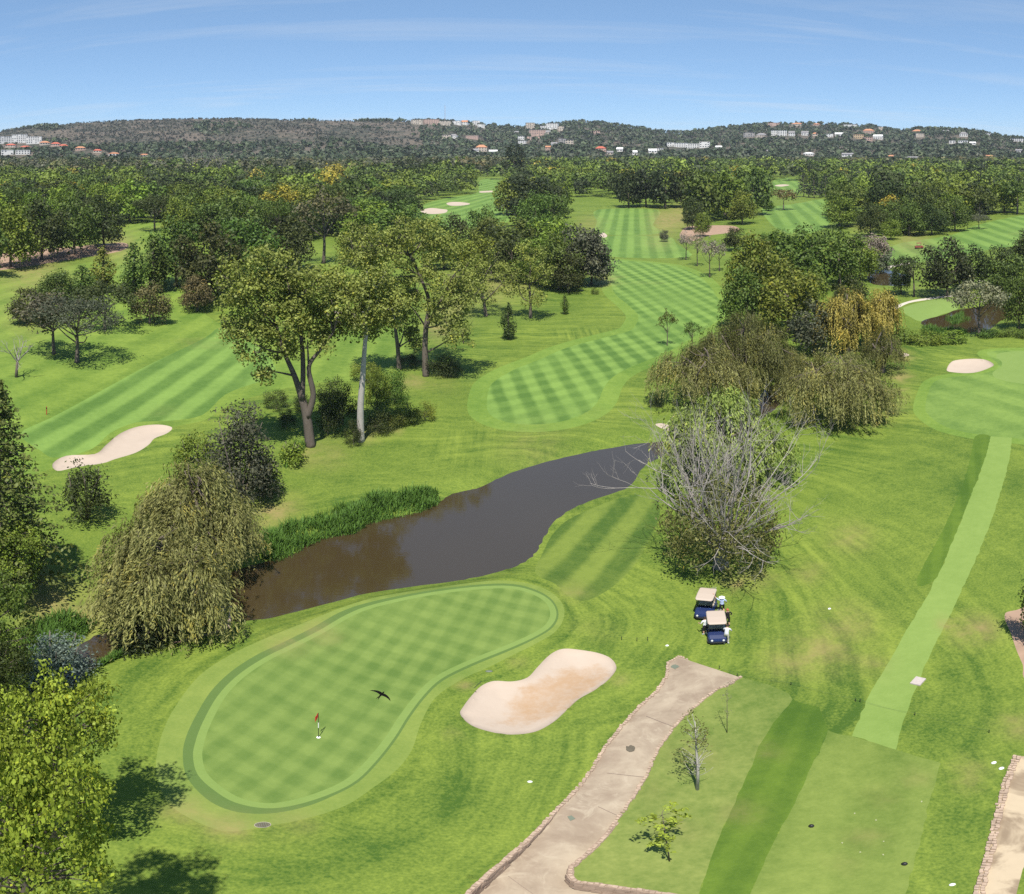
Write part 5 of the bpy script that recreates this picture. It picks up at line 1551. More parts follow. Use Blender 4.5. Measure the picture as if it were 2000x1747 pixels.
for _ in range(30000):
    az = math.radians(rh.uniform(-50, 50)); r_ = math.sqrt(rh.uniform(1090 ** 2, 2180 ** 2))
    x, y = r_ * math.sin(az), r_ * math.cos(az)
    z = float(hill_z(x, y))
    lowness = np.clip(1 - (r_ - 1090) / 560, 0, 1)
    dens = 0.5 + 0.5 * vnoise(x, y, 120, 9)
    px = PW / 2 + az * K
    town = px > 820
    if town: dens = 0.55 + 0.45 * dens
    if rh.random() > max(lowness * 1.2, 0.25 + 0.75 * dens): continue
    patch = vnoise(x, y, 85, 12) + 0.5 * vnoise(x, y, 37, 14) > 0.62
    if hides_house(x, y): continue
    if lowness > 0.35 or patch or (town and rh.random() < 0.55): H = rh.uniform(6, 12); c = [(0.050, 0.070, 0.030), (0.065, 0.085, 0.040), (0.042, 0.060, 0.030), (0.080, 0.090, 0.055)][rh.integers(4)]
    else: H = rh.uniform(2.5, 5.5); c = [(0.060, 0.062, 0.045), (0.048, 0.050, 0.038), (0.075, 0.070, 0.058), (0.042, 0.050, 0.034)][rh.integers(4)]
    k = rh.uniform(0.75, 1.25)
    items.append((x, y, z - 0.3, H, H * rh.uniform(0.8, 1.4), tuple(q * k for q in c)))
tag(link('hillside_scrub', scrub_mesh('hillside_scrub', items, 10, 0.54, rh)), 'grey-green bushes and trees covering the far ridge', 'scrub', kind='stuff')

# ------------------------------------------------------------------ reeds
def reeds(poly_px, n, h, seed, label):
    r = np.random.default_rng(seed)
    poly = np.array([flat(x, y, WL) for x, y in poly_px])
    lo, hi = poly.min(0), poly.max(0)
    P = r.uniform(lo, hi, (n * 5, 2)); P = P[pip(P, poly)]
    P = P[(r.random(len(P)) < 0.62 + 0.5 * vnoise(P[:, 0], P[:, 1], 1.1, 3)) & (pdist(P, poly) > 0.45 * r.random(len(P)) ** 2)][:n]
    n = len(P)
    z0 = np.maximum(terrain(P), WL - 0.3) - 0.05
    a_ = r.uniform(0, 6.28, n); L = h * r.uniform(0.45, 1.2, n) * (0.85 + 0.4 * vnoise(P[:, 0], P[:, 1], 0.9, 4) + 0.15 * vnoise(P[:, 0], P[:, 1], 0.4, 8)); b = r.uniform(0.15, 0.75, n)
    dirv = np.stack([np.cos(a_), np.sin(a_)], 1); sid = np.stack([-np.sin(a_), np.cos(a_)], 1)
    wd = r.uniform(0.025, 0.05, n)
    V = np.zeros((n, 6, 3))
    for k, (t, wv) in enumerate(((0, 1.0), (0.55, 0.9), (1.0, 0.15))):
        c = P + dirv * (b * L * t ** 2 * 0.8)[:, None]
        zz = z0 + L * (t - 0.25 * b * t ** 2)
        for s, sg in enumerate((-1, 1)):
            V[:, k * 2 + s, :2] = c + sid * (wd * wv * sg)[:, None]; V[:, k * 2 + s, 2] = zz
    o = np.arange(n)[:, None] * 6
    F = np.concatenate([o + np.array([[0, 1, 3, 2]]), o + np.array([[2, 3, 5, 4]])], 0)
    me = mesh_np('reeds', V.reshape(-1, 3), F)
    t = np.clip(0.5 + r.normal(size=n) * 0.2, 0, 1)
    at = me.attributes.new('tint', 'FLOAT', 'FACE'); at.data.foreach_set('value', np.concatenate([t, t]).astype(np.float32))
    me.materials.append(LEAF)
    ob = tag(link('reeds', me), label, 'reeds', kind='stuff')
    ob.color = (0.085, 0.165, 0.028, 1)
reeds([(855,965),(862,985),(820,1004),(760,1017),(722,1027),(692,1045),(652,1051),(602,1068),(572,1090),(540,1100),(512,1095),(505,1060),(560,1035),(620,1015),(690,990),(770,972)], 11000, 1.15, 501, 'bright green reed bed along the far bank of the pond')
reeds([(200,1305),(240,1285),(270,1270),(250,1262),(225,1272),(185,1300)], 1400, 0.9, 502, 'small tuft of reeds on the near bank of the creek')
reeds([(40,1240),(120,1200),(190,1225),(150,1262),(90,1300),(30,1330)], 2500, 1.0, 503, 'green marsh plants behind the blue-green bush')
reeds([(545,900),(575,870),(600,880),(575,915),(555,925)], 900, 1.2, 504, 'clump of long grass left of the forked poplar')

reeds([(1842,624),(1878,610),(1898,626),(1862,636)], 1500, 1.4, 505, 'reedy green islet in the brown lake')
reeds([(1800,648),(1850,650),(1890,654),(1890,662),(1800,662)], 2500, 1.5, 506, 'tall reeds on the near shore of the brown lake')

# ------------------------------------------------------------------ stone edging and the ramp's retaining walls
def path_z(x, y):
    return ground_z(x, y)
PE = np.array([flat(*p) for p in PATH])
LEFT = [(1304,1296),(1303,1321),(1283,1352),(1252,1380),(1210,1426),(1182,1461),(1157,1503),(1126,1545),(1087,1583),(1049,1625),(1007,1664),(961,1702),(925,1734),(905,1756),(840,1820)]
RIGHT = [(1446,1326),(1425,1341),(1402,1350),(1380,1365),(1357,1385),(1335,1404),(1314,1427),(1283,1471),(1262,1520),(1241,1552),(1210,1597),(1182,1636),(1133,1681),(1116,1695),(1113,1712),(1126,1724),(1175,1730),(1230,1738),(1290,1746),(1400,1762)]
TOPE = [(1304,1296),(1327,1283),(1350,1293)]
RROAD = [(1982,1480),(1960,1533),(1947,1584),(1933,1642),(1919,1697),(1906,1747),(1890,1810)]
def resample(px, step):
    p = np.array([flat(*q) for q in px]); s = np.concatenate([[0], np.cumsum(np.linalg.norm(np.diff(p, axis=0), axis=1))])
    t = np.arange(0, s[-1], step)
    return np.column_stack([np.interp(t, s, p[:, 0]), np.interp(t, s, p[:, 1])])
def stone(mb, c, d, rz, r):
    x, y, z = c; o = []
    for k, zz in enumerate((-d[2] / 2, d[2] / 2)):
        for sx, sy in ((-1, -1), (1, -1), (1, 1), (-1, 1)):
            f = 1.0 if k == 0 else 0.82
            X = sx * d[0] / 2 * f * r.uniform(0.85, 1.1); Y = sy * d[1] / 2 * f * r.uniform(0.85, 1.1)
            o.append((x + X * math.cos(rz) - Y * math.sin(rz), y + X * math.sin(rz) + Y * math.cos(rz), z + zz * r.uniform(0.8, 1.15)))
    mb.add(o, [(3, 2, 1, 0), (4, 5, 6, 7), (0, 1, 5, 4), (1, 2, 6, 5), (2, 3, 7, 6), (3, 0, 4, 7)])
def edging(px, name, parent, r, width=0.26, side=0.0, wall=True, h=0.11, rows=1):
    p = resample(px, 0.20)
    mb = MB(); wl = MB()
    for i in range(len(p) - 1):
        dv = p[i + 1] - p[i]; a_ = math.atan2(dv[1], dv[0]); n_ = np.array([-math.sin(a_), math.cos(a_)])
        z = ground_z(*p[i])
        for k in range(rows):
            q = p[i] + n_ * (side + k * width * 0.95) + r.normal(size=2) * 0.02
            stone(mb, (q[0], q[1], z + 0.03), (0.20 * r.uniform(0.6, 1.15), width * r.uniform(0.75, 1.15), h * r.uniform(0.8, 1.5)), a_ + r.normal() * 0.12, r)
        if wall:
            dr = float(path_drop(p[i:i + 1])[0])
            nc = int(dr / 0.17 + 0.4)
            for c in range(nc):
                zz = z - 0.06 - c * 0.17
                q = p[i] + n_ * side * 0.9
                stone(wl, (q[0] + r.normal() * 0.015, q[1] + r.normal() * 0.015, zz), (0.36 * r.uniform(0.8, 1.1), 0.26 * r.uniform(0.85, 1.1), 0.19), a_, r)
    o = mb.build(name, M_STONE, parent); o['kind'] = 'stuff'
    if wl.v:
        w_ = wl.build('retaining_wall', M_WALL, parent); w_['kind'] = 'stuff'
re_ = np.random.default_rng(77)
edging(LEFT, 'edging_stones', CARTPATH, re_, 0.21, 0.0)
edging(RIGHT, 'edging_stones', CARTPATH, re_, 0.17, 0.0, rows=1)
edging(TOPE, 'edging_stones', CARTPATH, re_, 0.14, 0.0, wall=False, h=0.07)
edging(RROAD, 'edging_stones', ROADR, re_, 0.19, 0.0, wall=False, rows=2)

# joints, stain and drain covers on the ramp
M_JOINT = plain('dark_joint', (0.20, 0.15, 0.12), 0.9)
M_STAIN = plain('dark_stain', (0.10, 0.085, 0.06), 0.9, var=0.4, scale=3)
M_COVER = plain('cover_green', (0.13, 0.15, 0.11), 0.7)
M_STONEG = plain('slab_stone', (0.40, 0.35, 0.32), 0.85, var=0.2, scale=6)
def drape(name, px, mat, parent=None, dz=0.006, drop=True):
    mb = MB(); P = [flat(*q) for q in px]
    vs = [(x, y, ground_z(x, y) - (float(path_drop(np.array([[x, y]]))[0]) if drop else 0) + dz) for x, y in P]
    mb.add(vs, [tuple(range(len(vs)))])
    o = mb.build(name, mat, parent)
    if o.data.polygons[0].normal.z < 0: o.data.flip_normals()
    return o
for a0, b0 in (((1185,1512),(1262,1521)), ((1168,1577),(1211,1596)), ((993,1700),(1045,1735)), ((1262,1402),(1318,1424))):
    dv = np.array(b0) - np.array(a0); n_ = np.array([-dv[1], dv[0]]) / np.linalg.norm(dv) * 0.4
    drape('joint', [np.array(a0) - n_, np.array(b0) - n_, np.array(b0) + n_, np.array(a0) + n_], M_JOINT, CARTPATH, 0.03)
def blob(cx, cy, rx, ry, n=18, jit=0.15, seed=1):
    r = np.random.default_rng(seed)
    return [(cx + rx * math.cos(t) * (1 + r.normal() * jit), cy + ry * math.sin(t) * (1 + r.normal() * jit)) for t in np.linspace(0, 2 * math.pi, n, endpoint=False)]
drape('oil_stain', blob(1231, 1465, 9, 6.5), M_STAIN, CARTPATH, 0.03)
drape('drain_cover', [(1108,1595),(1116,1593),(1124,1599),(1114,1603)], M_COVER, CARTPATH, 0.03)
drape('puddle_stain', blob(1318, 1304, 7, 4, seed=3), M_COVER, CARTPATH, 0.03)

# ------------------------------------------------------------------ flag, markers and small things on the course
M_WHITE = plain('white_paint', (0.75, 0.75, 0.72), 0.5)
M_BLACK = plain('black_paint', (0.02, 0.02, 0.02), 0.45)
M_RED = plain('red_cloth', (0.62, 0.045, 0.035), 0.7, var=0.25, scale=6)
x, y, z = G(622, 1441)
fl = empty('flagstick', (x, y, z)); tag(fl, 'golf flagstick with red flag and black and white pole on the putting green', 'flag')
mb = MB(); mb.tube([(0, 0, 0.0), (0, 0, 2.36)], [0.018, 0.012], 8)
mb.build('pole', M_BLACK, fl)
mb = MB(); mb.tube([(0, 0, 0.95), (0, 0, 1.42)], 0.026, 8); mb.build('white_band', M_WHITE, fl)
bm_ = bmesh.new()
N1, N2 = 9, 6
gv = [[bm_.verts.new((-0.02 - 0.03 * math.sin(i * 1.1) * i / N1 - 0.10 * i / N1, -0.42 * (i / N1) * 0.5 - 0.05 * math.sin(i * 1.3), 2.34 - (j / (N2 - 1)) * 0.42 - 0.36 * (i / N1) ** 1.5)) for j in range(N2)] for i in range(N1 + 1)]
for i in range(N1):
    for j in range(N2 - 1): bm_.faces.new((gv[i][j], gv[i + 1][j], gv[i + 1][j + 1], gv[i][j + 1]))
me = bpy.data.meshes.new('flag_cloth'); bm_.to_mesh(me); bm_.free()
c_ = link('flag_cloth', me, fl, M_RED); sm = c_.modifiers.new('thick', 'SOLIDIFY'); sm.thickness = 0.006
mb = MB(); mb.tube([(0, 0, -0.08), (0, 0, 0.012)], [0.10, 0.10], 16); mb.build('cup_rim', M_WHITE, fl)

# bird in flight: a swift-like bird a few metres below the drone
def bird():
    az = (745 - PW / 2) / K; dep = (1357 - HOR) / K; D = 17.0
    pos = Vector((D * math.cos(dep) * math.sin(az), D * math.cos(dep) * math.cos(az), HC - D * math.sin(dep)))
    mb = MB()
    rings = []
    for t, rr in ((-0.115, 0.004), (-0.07, 0.015), (-0.02, 0.022), (0.03, 0.022), (0.06, 0.016), (0.078, 0.016), (0.092, 0.008), (0.10, 0.002)):
        rings.append([(rr * math.cos(a), t, rr * 0.85 * math.sin(a)) for a in np.linspace(0, 2 * math.pi, 10, endpoint=False)])
    mb.loft(rings)
    for s in (-1, 1):
        sec = []
        for u, yl, yt, zz in ((0.0, 0.045, -0.03, 0.004), (0.06, 0.055, -0.015, 0.012), (0.12, 0.045, -0.012, 0.014), (0.18, 0.02, -0.022, 0.008), (0.235, -0.02, -0.04, 0.0), (0.26, -0.055, -0.058, -0.004)):
            sec.append([(s * u, yl, zz + 0.003), (s * u, yt, zz + 0.002), (s * u, yt, zz - 0.002), (s * u, yl, zz - 0.003)])
        mb.loft(sec)
        mb.loft([[(s * 0.002, -0.08, 0.003), (s * 0.02, -0.08, 0.003), (s * 0.02, -0.08, -0.003), (s * 0.002, -0.08, -0.003)], [(s * 0.012, -0.15, 0.001), (s * 0.028, -0.16, 0.001), (s * 0.028, -0.16, -0.001), (s * 0.012, -0.15, -0.001)]])
    o = mb.build('flying_bird', plain('bird_black', (0.006, 0.006, 0.006), 0.95, 0.02))
    tag(o, 'black bird flying with spread pointed wings above the putting green', 'bird')
    # screen-right, screen-up and view axes at the bird give its banked attitude
    view = (pos - camo.location).normalized(); right = Vector((math.cos(az), -math.sin(az), 0)); upv = right.cross(view)
    head = (right * 0.56 + upv * 0.80).normalized(); up = (-view * 0.97 - head * 0.1).normalized()
    xa = head.cross(up).normalized(); up = xa.cross(head)
    o.matrix_world = Matrix.Translation(pos) @ Matrix.Scale(0.82, 4) @ Matrix((xa, head, up)).transposed().to_4x4()
bird()

def stake(px, py, mat, h, w, label, name, cat, group=None, base=None):
    x, y, z = G(px, py)
    e = empty(name, (x, y, z)); tag(e, label, cat, group)
    mb = MB(); mb.tube([(0, 0, -0.05), (0, 0, h * 0.9), (0, 0, h)], [w, w, w * 0.4], 6); mb.build('post', mat, e)
    mb = MB(); mb.tube([(0, 0, h * 0.72), (0, 0, h * 0.86)], w * 1.35, 6); mb.build('collar', M_BLACK if mat is not M_BLACK else M_COVER, e)
    return e
def rope(pa, pb, hz, label, group, sag=0.05, rad=0.006):
    a = np.array(G(*pa)); b = np.array(G(*pb)); a[2] += hz; b[2] += hz
    mb = MB(); pts = [a + (b - a) * t - np.array([0, 0, sag * 4 * t * (1 - t)]) for t in np.linspace(0, 1, 9)]
    mb.tube(pts, rad, 5)
    tag(mb.build('rope', M_ROPE), label, 'rope', group)
M_ROPE = plain('green_rope', (0.05, 0.09, 0.04), 0.8)
M_STAKE = plain('stake_green', (0.03, 0.045, 0.025), 0.6)
ST = [(1405,1307),(1440,1322),(1545,1339),(1671,1371),(1680,1372)]
for p in ST: stake(*p, M_STAKE, 0.32, 0.022, 'short dark stake of the rope line above the tee', 'rope_stake', 'stake', 'rope stakes above the tee')
for p in [(1787,1398),(1932,1432)]: stake(*p, M_STAKE, 0.32, 0.022, 'short dark stake of the rope line right of the mown strip', 'rope_stake', 'stake', 'rope stakes right of the strip')
for a, b in zip(ST[:-1], ST[1:]): rope(a, b, 0.25, 'low dark rope strung between the stakes above the tee', 'ropes above the tee')
rope((1680,1372), (1787,1398), 0.25, 'low dark rope crossing the light mown strip', None, 0.15)
rope((1787,1398), (1932,1432), 0.25, 'low dark rope right of the mown strip', None)
for p in [(1214,1251),(1244,1253),(1265,1252)]: stake(*p, M_STAKE, 0.4, 0.022, 'thin stake of the little rope fence behind the bunker', 'rope_stake', 'stake', 'rope stakes behind the bunker')
rope((1214,1251), (1244,1253), 0.34, 'little rope between the stakes behind the bunker', 'ropes behind the bunker')
rope((1244,1253), (1265,1252), 0.34, 'little rope between the stakes behind the bunker', 'ropes behind the bunker')
stake(91, 810, plain('stake_red', (0.42, 0.06, 0.03), 0.6), 1.2, 0.06, 'red hazard stake on the rough beside the striped fairway', 'hazard_stake', 'stake')

def lump(px, py, rx, ry, h, mat, label, name, cat, group=None, seed=1):
    x, y, z = G(px, py); d = math.hypot(x, y, HC)
    bm = bmesh.new(); bmesh.ops.create_icosphere(bm, subdivisions=2, radius=1.0)
    r = np.random.default_rng(seed)
    for v in bm.verts: v.co = Vector((v.co.x * rx, v.co.y * ry, max(v.co.z, -0.3) * h)) * (1 + r.normal() * 0.03)
    me = bpy.data.meshes.new(name); bm.to_mesh(me); bm.free()
    me.polygons.foreach_set('use_smooth', np.ones(len(me.polygons), bool))
    return tag(link(name, me, None, mat, (x, y, z + h * 0.2)), label, cat, group)
for k, p in enumerate([(1303,1262),(1035,1528),(1620,1190)]): lump(*p, 0.12, 0.085, 0.08, M_WHITE, ['white marker stone beside the top of the ramp', 'white marker stone on the rough between ramp and green', 'white marker stone on the dry rough near the carts'][k], 'marker_stone', 'stone', None, k)
for k, p in enumerate([(1941,1491),(1956,1502)]): lump(*p, 0.15, 0.10, 0.09, M_WHITE, 'white painted stone beside the sandy path', 'marker_stone', 'stone', 'white stones at the sandy path', 7 + k)
lump(1860, 1729, 0.13, 0.09, 0.08, M_WHITE, 'single white painted stone on the grass right of the tee', 'marker_stone', 'stone', None, 12)
def tee_marker(px, py, label):
    x, y, z = G(px, py)
    e = empty('tee_marker', (x, y, z)); tag(e, label, 'tee marker', 'tee markers')
    bm = bmesh.new(); bmesh.ops.create_uvsphere(bm, u_segments=14, v_segments=9, radius=0.11)
    me = bpy.data.meshes.new('ball'); bm.to_mesh(me); bm.free(); me.polygons.foreach_set('use_smooth', np.ones(len(me.polygons), bool))
    link('ball', me, e, M_BLACK, (0, 0, 0.12))
    mb = MB(); mb.tube([(0, 0, -0.05), (0, 0, 0.05)], 0.02, 6); mb.build('spike', M_COVER, e)
tee_marker(1585, 1616, 'black ball tee marker on the tee lawn'); tee_marker(1767, 1690, 'black ball tee marker on the tee lawn')
M_DIVOT = plain('divot_sand', (0.30, 0.31, 0.17), 0.95)
for k, p in enumerate([(1669,1591),(1711,1604),(1645,1648),(1680,1666),(1725,1671),(1726,1645),(1800,1568)]):
    o = drape('divot_patch', blob(*p, 1.7, 1.2, 10, 0.25, k), M_DIVOT, None, 0.02, False); tag(o, 'small sandy divot patch worn into the tee lawn', 'divot', 'divot patches on the tee')
# grey slab on the mown strip, drain cover by the green
x, y, z = G(1793, 1332)
mb = MB(); mb.box((0, 0, 0.04), (0.85, 0.62, 0.12), 0, 0.6, 0.97); tag(mb.build('stone_slab', M_STONEG, None, loc=(x, y, z)), 'flat grey stone slab at the edge of the light mown strip', 'slab')
x, y, z = G(513, 1612)
dc = empty('drain_cover', (x, y, z), 0.5); dc.scale = (0.62, 0.62, 0.62); tag(dc, 'oval drain grating with a pale rim below the putting green', 'drain cover')
mb = MB()
for a in np.linspace(0, 2 * math.pi, 24, endpoint=False):
    b = a + 2 * math.pi / 24
    mb.tube([(0.5 * math.cos(a), 0.34 * math.sin(a), 0.03), (0.5 * math.cos(b), 0.34 * math.sin(b), 0.03)], 0.018, 4, cap=False)
mb.build('rim', M_STONEG, dc)
mb = MB(); mb.add([(0.47 * math.cos(a), 0.31 * math.sin(a), 0.025) for a in np.linspace(0, 2 * math.pi, 20, endpoint=False)], [tuple(range(20))]); mb.build('grating_plate', M_STAIN, dc)
for k in range(6):
    u = -0.34 + k * 0.136; hh = 0.28 * math.sqrt(1 - (u / 0.47) ** 2)
    mb = MB(); mb.box((u, 0, 0.035), (0.03, 2 * hh, 0.02)); mb.build('bar', M_COVER, dc)
# bunker rakes
def rake(pa, pb, label):
    a = Vector(G(*pa)) + Vector((0, 0, 0.05)); b = Vector(G(*pb)) + Vector((0, 0, 0.09))
    e = empty('bunker_rake', a); tag(e, label, 'rake')
    d = b - a; n = Vector((-d.y, d.x, 0)).normalized()
    mb = MB(); mb.tube([(0, 0, 0), d], 0.022, 6); mb.build('handle', M_STAKE, e)
    mb = MB(); mb.tube([-n * 0.3, n * 0.3], 0.025, 6); mb.build('rake_head', M_BLACK, e)
    for k in range(7):
        q = n * (-0.27 + 0.09 * k); mb = MB(); mb.tube([q, q + Vector((0, 0, -0.07))], 0.008, 4); mb.build('tine', M_BLACK, e)
rake((921,1350), (940,1333), 'dark bunker rake lying on the rim of the kidney bunker')
lump(955, 1312, 0.22, 0.12, 0.06, M_COVER, 'dark sprinkler cover in the grass above the kidney bunker', 'sprinkler_cover', 'sprinkler', None, 15)
# weir at the pond's outlet
x, y, z = G(440, 1212)
wr = empty('weir', (x, y, WL), 0.35); tag(wr, 'small pinkish stone weir at the left end of the pond', 'weir')
mW = plain('weir_stone', (0.42, 0.32, 0.27), 0.9, var=0.3, scale=3)
mb = MB(); mb.box((0, 0, 0.2), (0.9, 2.6, 0.8), 0, 0, 0.75); mb.build('block', mW, wr)
mb = MB(); mb.box((0.0, 0, 0.68), (0.8, 2.2, 0.14), 0, 0, 0.95); mb.build('capping', mW, wr)

# ------------------------------------------------------------------ golf carts
def glassmat():
    m, t, b = nodes('windscreen'); b.inputs['Base Color'].default_value = (0.75, 0.85, 0.85, 1)
    b.inputs['Transmission Weight'].default_value = 1.0; b.inputs['Roughness'].default_value = 0.03; b.inputs['IOR'].default_value = 1.1
    return m
M_GLASS = glassmat()
M_NAVY = plain('cart_navy_paint', (0.012, 0.022, 0.075), 0.18, 0.6)
M_BEIGE = plain('cart_roof_beige', (0.42, 0.345, 0.28), 0.5)
M_SEAT = plain('cart_seat', (0.36, 0.31, 0.25), 0.6)
M_TYRE = plain('tyre', (0.018, 0.018, 0.018), 0.85)
M_RIM = plain('rim', (0.45, 0.45, 0.45), 0.4, metal=0.6)
M_FRAME = plain('cart_frame', (0.03, 0.03, 0.033), 0.5)
M_LAMP = plain('lamp_lens', (0.8, 0.8, 0.78), 0.1)
M_BAG = plain('golf_bag', (0.025, 0.025, 0.03), 0.7)
def ring_rect(x0, x1, y, z0, z1, c=0.06):
    return [(x0 + c, y, z0), (x1 - c, y, z0), (x1, y, z0 + c), (x1, y, z1 - c), (x1 - c, y, z1), (x0 + c, y, z1), (x0, y, z1 - c), (x0, y, z0 + c)]
def cart(px, py, rz, label):
    """local frame: front towards -Y"""
    x, y, z = G(px, py)
    e = empty('golf_cart', (x, y, z), rz); tag(e, label, 'golf cart', 'golf carts parked on the dry rough')
    mb = MB()   # nose and cowl
    mb.loft([ring_rect(-.44, .44, -1.22, .24, .46), ring_rect(-.56, .56, -1.12, .22, .62), ring_rect(-.60, .60, -.85, .22, .78, .1), ring_rect(-.58, .58, -.60, .22, .90, .1), ring_rect(-.56, .56, -.52, .22, .92, .08)])
    mb.loft([ring_rect(-.58, .58, -.52, .22, .34, .03), ring_rect(-.58, .58, .10, .22, .34, .03)])
    mb.loft([ring_rect(-.58, .58, .10, .22, .62, .05), ring_rect(-.60, .60, .70, .22, .66, .06), ring_rect(-.56, .56, 1.12, .26, .62, .06)])
    body = mb.build('body', M_NAVY, e)
    for s in (-1, 1):
        mb = MB(); mb.tube([(s * .36, -1.19, .50), (s * .36, -1.225, .50)], .07, 12); mb.build('headlight', M_LAMP, e)
    mb = MB(); mb.loft([ring_rect(-.46, .46, -1.26, .26, .36, .03), ring_rect(-.46, .46, -1.20, .26, .36, .03)]); mb.build('bumper', M_FRAME, e)
    mb = MB(); mb.loft([ring_rect(-.52, .52, .12, .63, .76, .04), ring_rect(-.52, .52, .62, .67, .78, .04)]); mb.build('seat', M_SEAT, e)
    mb = MB(); mb.loft([ring_rect(-.52, .52, .60, .78, 1.22, .05), ring_rect(-.52, .52, .72, .80, 1.28, .05)]); mb.build('seat_back', M_SEAT, e)
    rf = MB(); rf.loft([ring_rect(-.50, .50, -.86, 1.82, 1.86, .015), ring_rect(-.60, .60, -.70, 1.80, 1.91, .04), ring_rect(-.61, .61, .0, 1.81, 1.94, .04), ring_rect(-.60, .60, .78, 1.80, 1.91, .04), ring_rect(-.52, .52, .92, 1.82, 1.87, .015)])
    roof = rf.build('roof', M_BEIGE, e)
    for s in (-1, 1):
        mb = MB(); mb.tube([(s * .53, -.58, .90), (s * .54, -.66, 1.82)], .022, 6); mb.build('strut', M_FRAME, e)
        mb = MB(); mb.tube([(s * .53, .84, .62), (s * .54, .74, 1.82)], .022, 6); mb.build('strut', M_FRAME, e)
    mb = MB(); mb.add([(-.52, -.60, .93), (.52, -.60, .93), (.53, -.665, 1.74), (-.53, -.665, 1.74), (-.52, -.594, .93), (.52, -.594, .93), (.53, -.659, 1.74), (-.53, -.659, 1.74)], [(0, 1, 2, 3), (7, 6, 5, 4), (0, 4, 5, 1), (1, 5, 6, 2), (2, 6, 7, 3), (3, 7, 4, 0)])
    mb.build('windscreen', M_GLASS, e)
    mb = MB()
    for a in np.linspace(0, 2 * math.pi, 14, endpoint=False):
        b = a + 2 * math.pi / 14
        mb.tube([(.26 + .16 * math.cos(a), -.28, 1.0 + .16 * math.sin(a)), (.26 + .16 * math.cos(b), -.28, 1.0 + .16 * math.sin(b))], .014, 5, cap=False)
    mb.tube([(.26, -.28, 1.0), (.26, -.52, .82)], .018, 6); mb.build('steering_wheel', M_FRAME, e)
    for sx in (-1, 1):
        for yy in (-.84, .80):
            t = empty('wheel', (sx * .53, yy, .23)); t.parent = e
            mb = MB(); mb.loft([[(sx * w_, rr * math.cos(a), rr * math.sin(a)) for a in np.linspace(0, 2 * math.pi, 18, endpoint=False)][::sx] for w_, rr in ((-.10, .17), (-.10, .21), (-.06, .235), (.06, .235), (.10, .21), (.10, .15))]); mb.build('tyre', M_TYRE, t)
            mb = MB(); mb.tube([(sx * .085, 0, 0), (sx * .112, 0, 0)], [.135, .10], 12); mb.build('rim', M_RIM, t)
    mb = MB(); mb.box((0, 1.22, .50), (1.0, .30, .08)); mb.build('bag_deck', M_FRAME, e)
    bg_ = empty('golf_bag', e.matrix_basis @ Vector((0, 0, 0)), rz)
    M4 = Matrix.Translation((x, y, z)) @ Matrix.Rotation(rz, 4, 'Z')
    bg_.matrix_world = M4 @ Matrix.Translation((.28, 1.20, .55)) @ Matrix.Rotation(-0.16, 4, 'X')
    tag(bg_, label.replace('golf cart', 'cart').split(' with')[0] and ('black golf bag strapped behind ' + ('the cart whose nose faces the ramp' if px > 1390 else 'the cart parked farther from the ramp')), 'golf bag')
    mb = MB(); mb.tube([(0, 0, 0), (0, 0, .45), (0, 0, .86)], [.12, .14, .15], 12); mb.build('bag_body', M_BAG, bg_)
    rr = np.random.default_rng(int(px))
    for k in range(6):
        a = k * 1.05; mb = MB(); q = Vector((.07 * math.cos(a), .07 * math.sin(a), .8)); top = q + Vector((.05 * math.cos(a), .05 * math.sin(a), .22 + .1 * rr.random()))
        mb.tube([q, top, top + Vector((.05, .02, .03))], [.008, .008, .03], 5); mb.build('club', M_RIM, bg_)
    return e
cart(1399, 1243, math.radians(-11), 'navy golf cart with beige roof, the one closer to the ramp')
cart(1379, 1197, math.radians(-26), 'navy golf cart with beige roof, parked behind the other cart')

